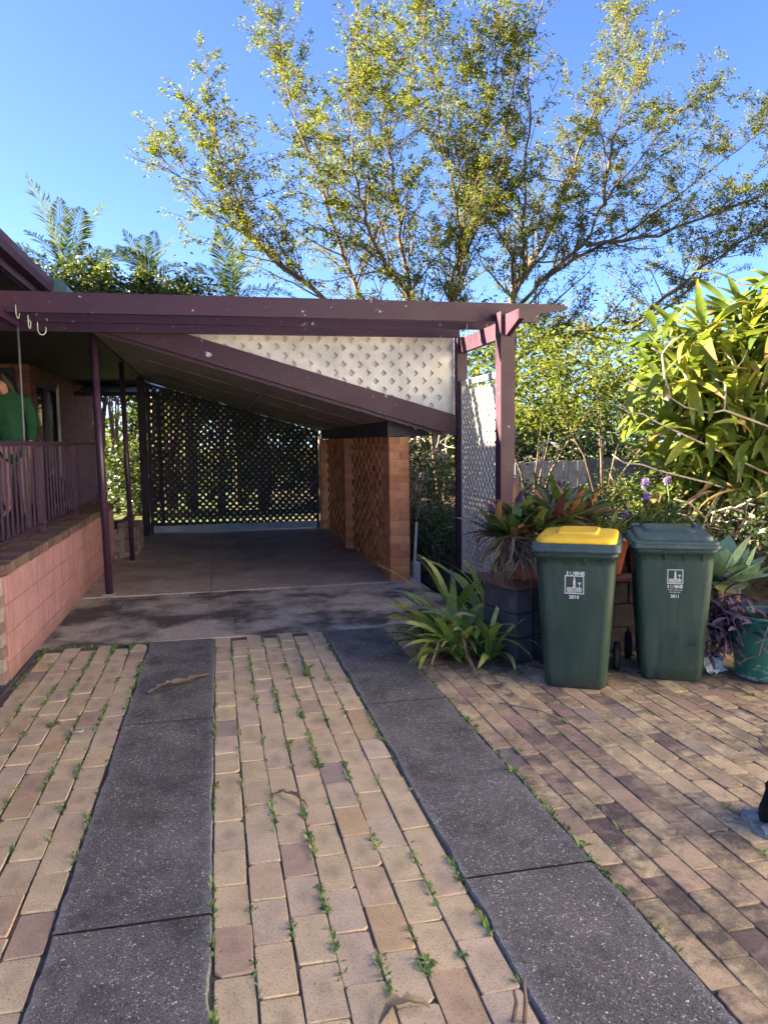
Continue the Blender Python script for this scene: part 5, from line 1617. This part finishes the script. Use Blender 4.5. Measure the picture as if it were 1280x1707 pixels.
def palm(label, c, n, elev, group='palms beyond the house', sc=1.0, h0=0):
    r = root('palm', label, 'palm', (c[0], c[1], h0), group)
    m = MB(); m.tube([(c[0], c[1], h0-.1), (c[0]+.05, c[1], c[2]*.5), c], [.16, .13, .11], 10); m.build('trunk', M['bark'], r)
    for i in range(n):
        t = i/max(1, n-1); e = elev[0]+(elev[1]-elev[0])*t; yaw = i*2.4+random.uniform(-.3, .3)
        s_ = sc*random.uniform(.8, 1.1)
        inst('frond', FR[min(3, int(t*3.2))], r, c, (e, random.uniform(-.3, .3), yaw), (s_, s_, s_))
palm('tallest palm with two upright fronds standing over the house gutter', (-3.75, 22, 6.1), 10, (1.45, .15))
palm('middle palm with a short fan of upright fronds above the hedge', (-1.72, 23, 6.2), 8, (1.4, .5), sc=.75)
palm('grey-green palm with drooping fronds nearest the big tree', (.55, 22, 5.5), 11, (1.45, -.25), sc=.85)
palm('low palm with fronds lying along the top of the beam', (-.75, 21.5, 5.2), 9, (.9, -.35), sc=.95)
g_ = 'leafy trees beyond the carport roof'
for (x, y, z, rx, rz, lab, mt) in ((-4.6, 20.5, 4.4, 1.2, 1.9, 'dark leafy tree with lit yellow tips closest to the house gutter', 'lf_dark'), (-2.9, 20.2, 4.3, 1.2, 1.75, 'dark leafy tree below the tallest palm', 'lf_dark'), (-1.2, 20.6, 4.2, 1.2, 1.75, 'dark leafy tree below the middle palm', 'lf_dark'), (.6, 20.8, 3.7, 1.3, 1.6, 'dark leafy tree where the beam meets the big tree', 'lf_dark')):
    shrub('leafy_tree', lab, 'tree', (x, y, 0), (x, y, z), (rx, 1.0, rz*1.04), 95, 110, .26, .13, mt, 8, g_, -1.0, .5, 'bark', .06)
for i, (x, y, z) in enumerate(((-4.2, 19.8, 5.6), (-3.3, 19.6, 5.5), (-2.4, 19.5, 5.3), (-1.6, 19.7, 5.4), (-.6, 19.8, 4.9))):
    labs = ('yellow-tipped bush top beside the gutter end', 'yellow-tipped bush top right under the upright palm fronds', 'yellow-tipped bush top between the two upright palms', 'yellow-tipped bush top before the middle palm trunk', 'small yellow-tipped bush top past the middle palm')
    shrub('leafy_bush', labs[i], 'bush', (x, y, 0), (x, y, z-.35), (.50, .45, .80), 34, 75, .13, .10, 'lf_mid', 5, 'yellow-tipped bushes beyond the roof', -1.0, .5, 'bark', .03)
# trees and shrubs of the back yard, seen through the lattice and under the boughs
yard = [(-2.0, 24.0, 1.9, 1.6, 1.9, 'lf_yel', 'pale sunlit shrub at the end of the yard between the thin posts'), (-.2, 23.0, 2.0, 1.5, 2.0, 'lf_mid', 'bright bush glimpsed through the upper lattice'), (1.2, 20.0, 1.4, 1.0, 1.3, 'lf_mid', 'rounded green bush behind the middle of the lattice'), (2.6, 21.5, 1.9, 1.4, 1.9, 'lf_mid', 'sunlit bush behind the lattice end nearest the brick wall'), (4.4, 19.5, 1.7, 1.4, 1.7, 'lf_mid', 'green bush under the many-limbed tree'), (-1.9, 18.8, .8, .7, .8, 'lf_dark', 'dark low bush by the back awning')]
for (x, y, z, rx, rz, mt, lab) in yard:
    shrub('yard_bush', lab, 'bush', (x, y, 0), (x, y, z), (rx, 1.0, rz), 50, 75, .22, .10, mt, 7, 'bushes in the back yard', -1.0, .5, 'bark', .04)
far = [(7.6, 21, 2.6, 2.2, 2.5, 'lf_mid', 'mid green tree far behind the pale palings'), (11.0, 22, 2.8, 2.4, 2.7, 'lf_dark', 'dark tree far behind the dark fence'), (14.6, 22, 2.6, 2.5, 2.6, 'lf_mid', 'green tree far behind the dracaena'), (17.8, 23, 3.0, 2.4, 2.8, 'lf_dark', 'dark tree at the far end of the fence')]
for (x, y, z, rx, rz, mt, lab) in far:
    shrub('far_tree', lab, 'tree', (x, y, 0), (x, y, z), (rx, 1.5, rz), 70, 80, .34, .16, mt, 7, 'trees beyond the fence', -1.0, .5, 'bark', .08)
# a hedge line closing the view, one mass
P, cs = clumps((2, 30, 1.5), (26, 2.0, 2.6), 300, 90, .5, -.6, .2)
hd = leaves_np('hedge', P[P[:, 2] > 0], .30, M['lf_dark'], None, .5); hd['kind'] = 'stuff'
# trunks in the yard
for (x, y, lab) in ((.05, 18.5, 'slim dark trunk behind the lattice, first from the thin posts'), (1.05, 19.0, 'slim dark trunk behind the middle of the lattice')):
    t_ = root('yard_tree', lab, 'tree', (x, y, 0))
    m = MB(); m.tube([(x, y, -.1), (x+.05, y, 1.8), (x+.2, y, 3.8)], [.11, .09, .07], 8); m.build('trunk', M['bark'], t_)
    P, cs = clumps((x+.2, y, 4.0), (.9, .8, .7), 18, 60, .2, -1, .3); leaves_np('crown', P, .11, M['lf_dark'], t_, .5)

# ================================================================== PERSON on the verandah
def skin_obj(name, joints, edges, mat, parent, root_i=0, lv=2):
    me = bpy.data.meshes.new(name)
    off = org(parent)
    me.from_pydata([tuple(Vector(j[0])-off) for j in joints], edges, [])
    me.materials.append(mat)
    o = bpy.data.objects.new(name, me); link(o, parent)
    md = o.modifiers.new('skin', 'SKIN'); md.use_smooth_shade = True
    sv = me.skin_vertices[0].data
    for i, j in enumerate(joints):
        rr = j[1]; sv[i].radius = rr if hasattr(rr, '__len__') else (rr, rr)
        sv[i].use_root = (i == root_i)
    sd = o.modifiers.new('sub', 'SUBSURF'); sd.levels = lv; sd.render_levels = lv
    return o
px, py, fz = -2.33, 9.75, .775
pe = bpy.data.objects.new('person', None)
def person():
    r = root('person', 'person with dark hair in a green hooded jacket standing behind the verandah railing', 'person', (px, py, fz))
    J = []; E_ = []
    def j(x, y, z, rr, par=None):
        J.append(((px+x, py+y, fz+z), rr)); i = len(J)-1
        if par is not None: E_.append((par, i))
        return i
    pel = j(0, 0, .90, (.15, .11))
    sp1 = j(0, 0, 1.08, (.13, .10), pel); ch = j(-.01, -.01, 1.27, (.16, .115), sp1)
    ne = j(-.03, -.04, 1.41, .052, ch); hd1 = j(-.05, -.07, 1.47, (.06, .07), ne); hd2 = j(-.06, -.085, 1.545, (.076, .09), hd1); hd3 = j(-.055, -.07, 1.62, (.062, .075), hd2)
    nose = j(-.105, -.165, 1.535, .012, hd2)
    for s_ in (-1, 1):
        hip = j(s_*.09, 0, .84, .09, pel); kn = j(s_*.10, -.03, .47, .058, hip); an = j(s_*.10, .02, .08, .036, kn); toe = j(s_*.11-.02, -.15, .03, .032, an)
        sh = j(s_*.17, 0, 1.34, .058, ch); el = j(s_*.235-.01, -.01, 1.07, .042, sh); wr = j(s_*.24-.03, -.10, .85, .028, el)
        pm = j(s_*.24-.035, -.125, .78, (.030, .018), wr)
        for q in range(4):
            a = (q-1.5)*.018
            k1 = j(s_*.24-.037, -.132+a, .735, .0095, pm); k2 = j(s_*.24-.045, -.137+a, .708-abs(a)*.1, .0085, k1); j(s_*.24-.056, -.140+a, .688, .0075, k2)
        t1 = j(s_*.24-.05, -.15, .80, .0105, wr); j(s_*.24-.062, -.165, .765, .009, t1)
    b_ = skin_obj('body', J, E_, M['skin'], r)
    # hair: cap of the skull with length to the nape
    J2 = [((px-.035, py-.045, fz+1.60), (.098, .10)), ((px-.03, py-.03, fz+1.68), (.07, .075)), ((px+.01, py-.01, fz+1.50), (.095, .075)), ((px+.02, py-.0, fz+1.38), (.085, .06)), ((px-.10, py-.13, fz+1.645), (.045, .035))]
    skin_obj('hair', J2, [(0, 1), (0, 2), (2, 3), (0, 4)], M['hair'], r)
    # jacket
    J3 = []; E3 = []
    def k(x, y, z, rr, par=None):
        J3.append(((px+x, py+y, fz+z), rr)); i = len(J3)-1
        if par is not None: E3.append((par, i))
        return i
    c0 = k(0, 0, 1.05, (.175, .14)); c1 = k(0, 0, .82, (.185, .145), c0); c2 = k(0, -.0, .60, (.19, .15), c1)
    c3 = k(-.01, -.0, 1.25, (.20, .15), c0); c4 = k(-.02, -.005, 1.375, (.155, .115), c3)
    c5 = k(.02, .09, 1.41, (.12, .07), c4)
    for s_ in (-1, 1):
        a = k(s_*.18, .0, 1.335, .098, c3); e = k(s_*.235-.01, -.01, 1.07, .074, a); k(s_*.24-.028, -.09, .87, .054, e)
    skin_obj('jacket', J3, E3, M['jacket'], r)
    J4 = []; E4 = []
    for s_ in (-1, 1):
        i = len(J4); J4 += [((px+s_*.09, py, fz+.80), .105), ((px+s_*.10, py-.02, fz+.47), .082), ((px+s_*.10, py+.01, fz+.12), .066)]
        E4 += [(i, i+1), (i+1, i+2)]
    J4.append(((px, py, fz+.86), (.15, .12))); E4 += [(6, 0), (6, 3)]
    skin_obj('trousers', J4, E4, M['trouser'], r, 6)
    for s_ in (-1, 1):
        m = MB(); m.lathe([(0, -.011), (.008, -.008), (.011, 0), (.008, .008), (0, .011)], (px-.098+s_*.028, py-.145+s_*(-.014), fz+1.56), 8); m.build('eye', M['eye'], r)
        m = MB(); m.box((px+s_*.13-.06-.05, py-.18, fz-.0), (px+s_*.13-.06+.05, py+.07, fz+.06), 0, .02); m.build('shoe', M['rubber'], r)
    m = MB(); m.box((px-.112, py-.155, fz+1.487), (px-.075, py-.140, fz+1.497), 0, .003); m.build('mouth', M['lip'], r)
person()
bpy.data.objects.remove(pe)

# ================================================================== WEEDS in the joints, sticks and leaves
def weed_mesh(n, s_, stand):
    V = []; F = []
    cx_ = [(random.gauss(0, s_*.12), random.gauss(0, s_*.45)) for _ in range(3)]
    for i in range(n):
        yaw = i*2.4+random.uniform(-.4, .4); e = random.uniform(.1, stand); L = s_*random.uniform(.3, 1.15); w_ = L*random.uniform(.16, .36)
        d = Vector((cos(yaw)*cos(e), sin(yaw)*cos(e), sin(e))); sd = Vector((-sin(yaw), cos(yaw), 0))
        p0 = Vector((*random.choice(cx_), .0)); p1 = p0+d*L*.5+Vector((0, 0, .003)); p2 = p0+d*L-Vector((0, 0, L*.18))
        b = len(V); V += [p0, p1-sd*w_*.5, p2, p1+sd*w_*.5]; F.append((b, b+1, b+2, b+3))
    return np_mesh('weed', [tuple(v) for v in V], F, M['lf_weed'])
WD = [weed_mesh(random.choice((12, 18, 26)), random.uniform(.026, .046), random.uniform(.3, 1.1)) for _ in range(22)]
WT = [weed_mesh(8, .08, 1.45) for _ in range(3)]
def weeds(n, pick, label, grp):
    for i in range(n):
        x, y, s_ = pick()
        o = inst('weed', random.choice(WD if random.random() < .93 else WT), None, (x, y, -.006), (random.uniform(-.15, .15), random.uniform(-.15, .15), random.choice((0, pi))+random.gauss(0, .25)), (s_, s_, s_))
        tag(o, label(x, y) if callable(label) else label, 'weed', grp)
def lab_mid(x, y):
    if x < 0: return 'small green weed along the edge of the concrete strip nearer the house'
    if x > .76: return 'small green weed between the tan pavers and the concrete strip nearer the bins'
    if y < 2.9: return 'small green weed in a joint of the tan pavers, near the upright broken twig'
    if y < 4.3: return 'small green weed in a joint of the tan pavers, around the pale curved dry leaf'
    return 'small green weed in a joint of the tan pavers, towards the carport apron'
def lab_left(x, y):
    if x > -.65: return 'small green weed along the outer edge of the concrete strip nearer the house'
    if y > 5.2: return 'small green weed in a paver joint at the apron end, beside the pink wall'
    if y > 4.0: return 'small green weed in a paver joint around the small grey stone chip'
    return 'small green weed in a paver joint on the house side, nearest the viewer'
def lab_right(x, y):
    if x < 1.40 and y < 3.6: return 'small green weed along the strip edge beside the mixed pavers, nearer the viewer'
    if x < 1.40: return 'small green weed along the strip edge beside the mixed pavers, towards the strap plant'
    if y < 3.2: return 'small green weed between the mixed pavers close to the black trunk base'
    return 'small green weed growing between the brown mixed pavers in front of the bins'
def pick_mid():
    c = random.choice((0, 1, 2, 2, 3, 3, 4, 4, 4, 5, 5, 6, 7, 7))
    y = 2.0+4.3*random.random()**1.0
    if random.random() < .25: c = random.choice((0, 7))
    return (-.066+c*.1262+random.uniform(-.008, .008), y, random.choice((.45, .55, .6, .7, .85, 1.15)))
weeds(120, pick_mid, lab_mid, 'weeds in the centre paving')
def pick_left():
    c = random.choice((0, 1, 2, 3, 4, 5, 6, 6)); y = 6.35-3.9*random.random()**1.5
    return (-.592-c*.1285+random.uniform(-.008, .008), y, random.choice((.5, .6, .7, .8, 1.2)))
weeds(75, pick_left, lab_left, 'weeds in the side paving')
def pick_right():
    while True:
        x = 1.349+.1085*random.randint(0, 17); y = random.uniform(2.2, 4.9)
        if random.random() < .3: x = 1.349
        if seen(x, y): return (x+random.uniform(-.01, .01), y, random.uniform(.5, 1.15))
weeds(62, pick_right, lab_right, 'weeds in the court paving')
# moss and seedlings filling the joints, too many to count
V = []; F = []
def moss(x, y, w_, n=3):
    for k in range(n):
        a = random.uniform(0, 6.28); L = random.uniform(.012, .032); e = random.uniform(.2, 1.3); p = Vector((x+random.gauss(0, w_), y+random.gauss(0, .01), -.008))
        d = Vector((cos(a)*cos(e), sin(a)*cos(e), sin(e)))*L; sd = Vector((-sin(a), cos(a), 0))*L*.22
        b = len(V); V.extend([p, p+d*.5-sd, p+d, p+d*.5+sd]); F.append((b, b+1, b+2, b+3))
for c, dens in ((0, 500), (1, 180), (2, 320), (3, 520), (4, 560), (5, 420), (6, 250), (7, 420)):
    for i in range(dens):
        y = 2+4.35*random.random(); 
        if sin(y*3.1+c*2.0)+sin(y*7.7+c)+.8*sin(y*19+c*3) > .55: moss(-.066+c*.1262, y, .005)
for c in range(7):
    for i in range(420):
        y = 6.38-3.4*random.random()**1.9
        if sin(y*2.7+c*1.7)+sin(y*8.1+c)+.8*sin(y*21+c*2) > .35: moss(-.592-c*.1285, y, .006)
for i in range(160):
    y = 6.375; moss(random.uniform(-1.4, -.6), y, .01); moss(1.349, random.uniform(2, 5.5), .004, 2)
o = link(bpy.data.objects.new('seedlings', np_mesh('seedlings', [tuple(v) for v in V], F, M['lf_weed']))); o['kind'] = 'stuff'

def stick(label, pts, rr, key='stick', cat='stick', name='dry_stick'):
    m = MB(); m.tube(pts, rr, 6); tag(m.build(name, M[key]), label, cat)
def curl(label, pts, w_, key='dry', name='dry_leaf'):
    m = MB(); V = []; fine = []
    for i in range(len(pts)-1):
        for k in range(3): fine.append(Vector(pts[i]).lerp(Vector(pts[i+1]), k/3)+Vector((random.gauss(0, .003), random.gauss(0, .003), random.uniform(0, .006))))
    pts = fine+[pts[-1]]; n = len(pts)
    for i, p in enumerate(pts):
        p = Vector(p); d = Vector(pts[min(i+1, n-1)])-Vector(pts[max(i-1, 0)]); s_ = Vector((-d.y, d.x, 0)).normalized(); t = i/(n-1); ww = w_*(.25+sin(pi*min(1, t*.9+.08)))
        ja = random.uniform(.45, 1.25); jb = random.uniform(.45, 1.25); V += [p-s_*ww*.5*ja+Vector((0, 0, ww*.6*ja)), p, p+s_*ww*.5*jb+Vector((0, 0, ww*.45*jb))]
    m.add(V, [(i*3+a, i*3+a+1, i*3+a+4, i*3+a+3) for i in range(n-1) for a in (0, 1)], 0, True)
    tag(m.build(name, M[key]), label, 'leaf')
curl('long curled dry brown leaf lying across the concrete strip near the apron', [(-.47, 5.0, .010), (-.43, 5.05, .022), (-.38, 5.10, .028), (-.32, 5.12, .020), (-.26, 5.16, .012), (-.19, 5.22, .018), (-.12, 5.25, .03), (-.11, 5.31, .02)], .045)
curl('pale curved dry leaf on the centre pavers', [(.20, 3.41, .006), (.24, 3.40, .010), (.28, 3.36, .014), (.31, 3.31, .012), (.335, 3.235, .006)], .022)
curl('small pale dry leaf on the far end of the concrete strip towards the strap plant', [(1.05, 5.36, .008), (1.09, 5.40, .02), (1.13, 5.40, .016), (1.17, 5.46, .01)], .03)
curl('dark curled dead leaf at the very bottom of the centre paving', [(.38, 1.93, .004), (.42, 1.965, .02), (.47, 1.975, .028), (.53, 1.955, .012)], .03)
stick('upright broken twig at the bottom of the centre paving', [(.775, 1.86, 0), (.782, 1.87, .05), (.778, 1.875, .12)], [.007, .006, .003])
stick('slanting broken twig beside the upright one', [(.745, 1.87, 0), (.757, 1.875, .05), (.752, 1.88, .085)], [.007, .006, .004])
stick('thin curved pale twig on the brown pavers before the yellow lidded bin', [(1.62, 4.30, .006), (1.70, 4.22, .012), (1.80, 4.13, .008), (1.86, 4.0, .006), (1.88, 3.90, .006)], .004, 'bark_pale')
m = MB(); m.box((-.85, 4.42, .002), (-.79, 4.455, .018), 0, .005); m.v = [(x+y*.2-.88, y, z) for x, y, z in m.v]
tag(m.build('stone_chip', M['stone']), 'small grey stone chip lying on the side pavers', 'stone')
# fine dry litter: bits of leaf, bark and grit gathered along edges and under the plants
V = []; F = []
def bit(x, y, s_, z=.002):
    a = random.uniform(0, 6.28); d = Vector((cos(a), sin(a), random.uniform(-.05, .25)))*s_; q = Vector((-sin(a), cos(a), random.uniform(-.2, .2)))*s_*random.uniform(.15, .4)
    p = Vector((x, y, z)); b = len(V); V.extend([p-d*.5, p-q*.5+Vector((0, 0, s_*.12)), p+d*.5, p+q*.5+Vector((0, 0, s_*.06))]); F.append((b, b+1, b+2, b+3))
for i in range(260): bit(random.gauss(1.85, .28), random.gauss(5.05, .22), random.uniform(.012, .05), .004)
for i in range(120): bit(random.uniform(2.4, 3.4), random.gauss(4.85, .14), random.uniform(.01, .04), .004)
for i in range(90): bit(random.gauss(3.25, .14), random.gauss(4.35, .14), random.uniform(.01, .035), .004)
for i in range(170): bit(random.choice((-.592, -.07, .822, 1.348))+random.gauss(0, .018), random.uniform(1.9, 6.3), random.uniform(.005, .02), .007)
for i in range(130): bit(random.uniform(-1.4, 3.3), random.uniform(2.0, 6.2), random.uniform(.006, .022), .007)
for i in range(90): bit(random.uniform(-1.45, 2.0), random.gauss(7.6, .8), random.uniform(.008, .03), .010)
for i in range(80): bit(-1.41+abs(random.gauss(0, .05)), random.uniform(5.6, 10.5), random.uniform(.01, .035), .020)
o = link(bpy.data.objects.new('leaf_litter', np_mesh('leaf_litter', [tuple(v) for v in V], F, M['dry']))); o['kind'] = 'stuff'
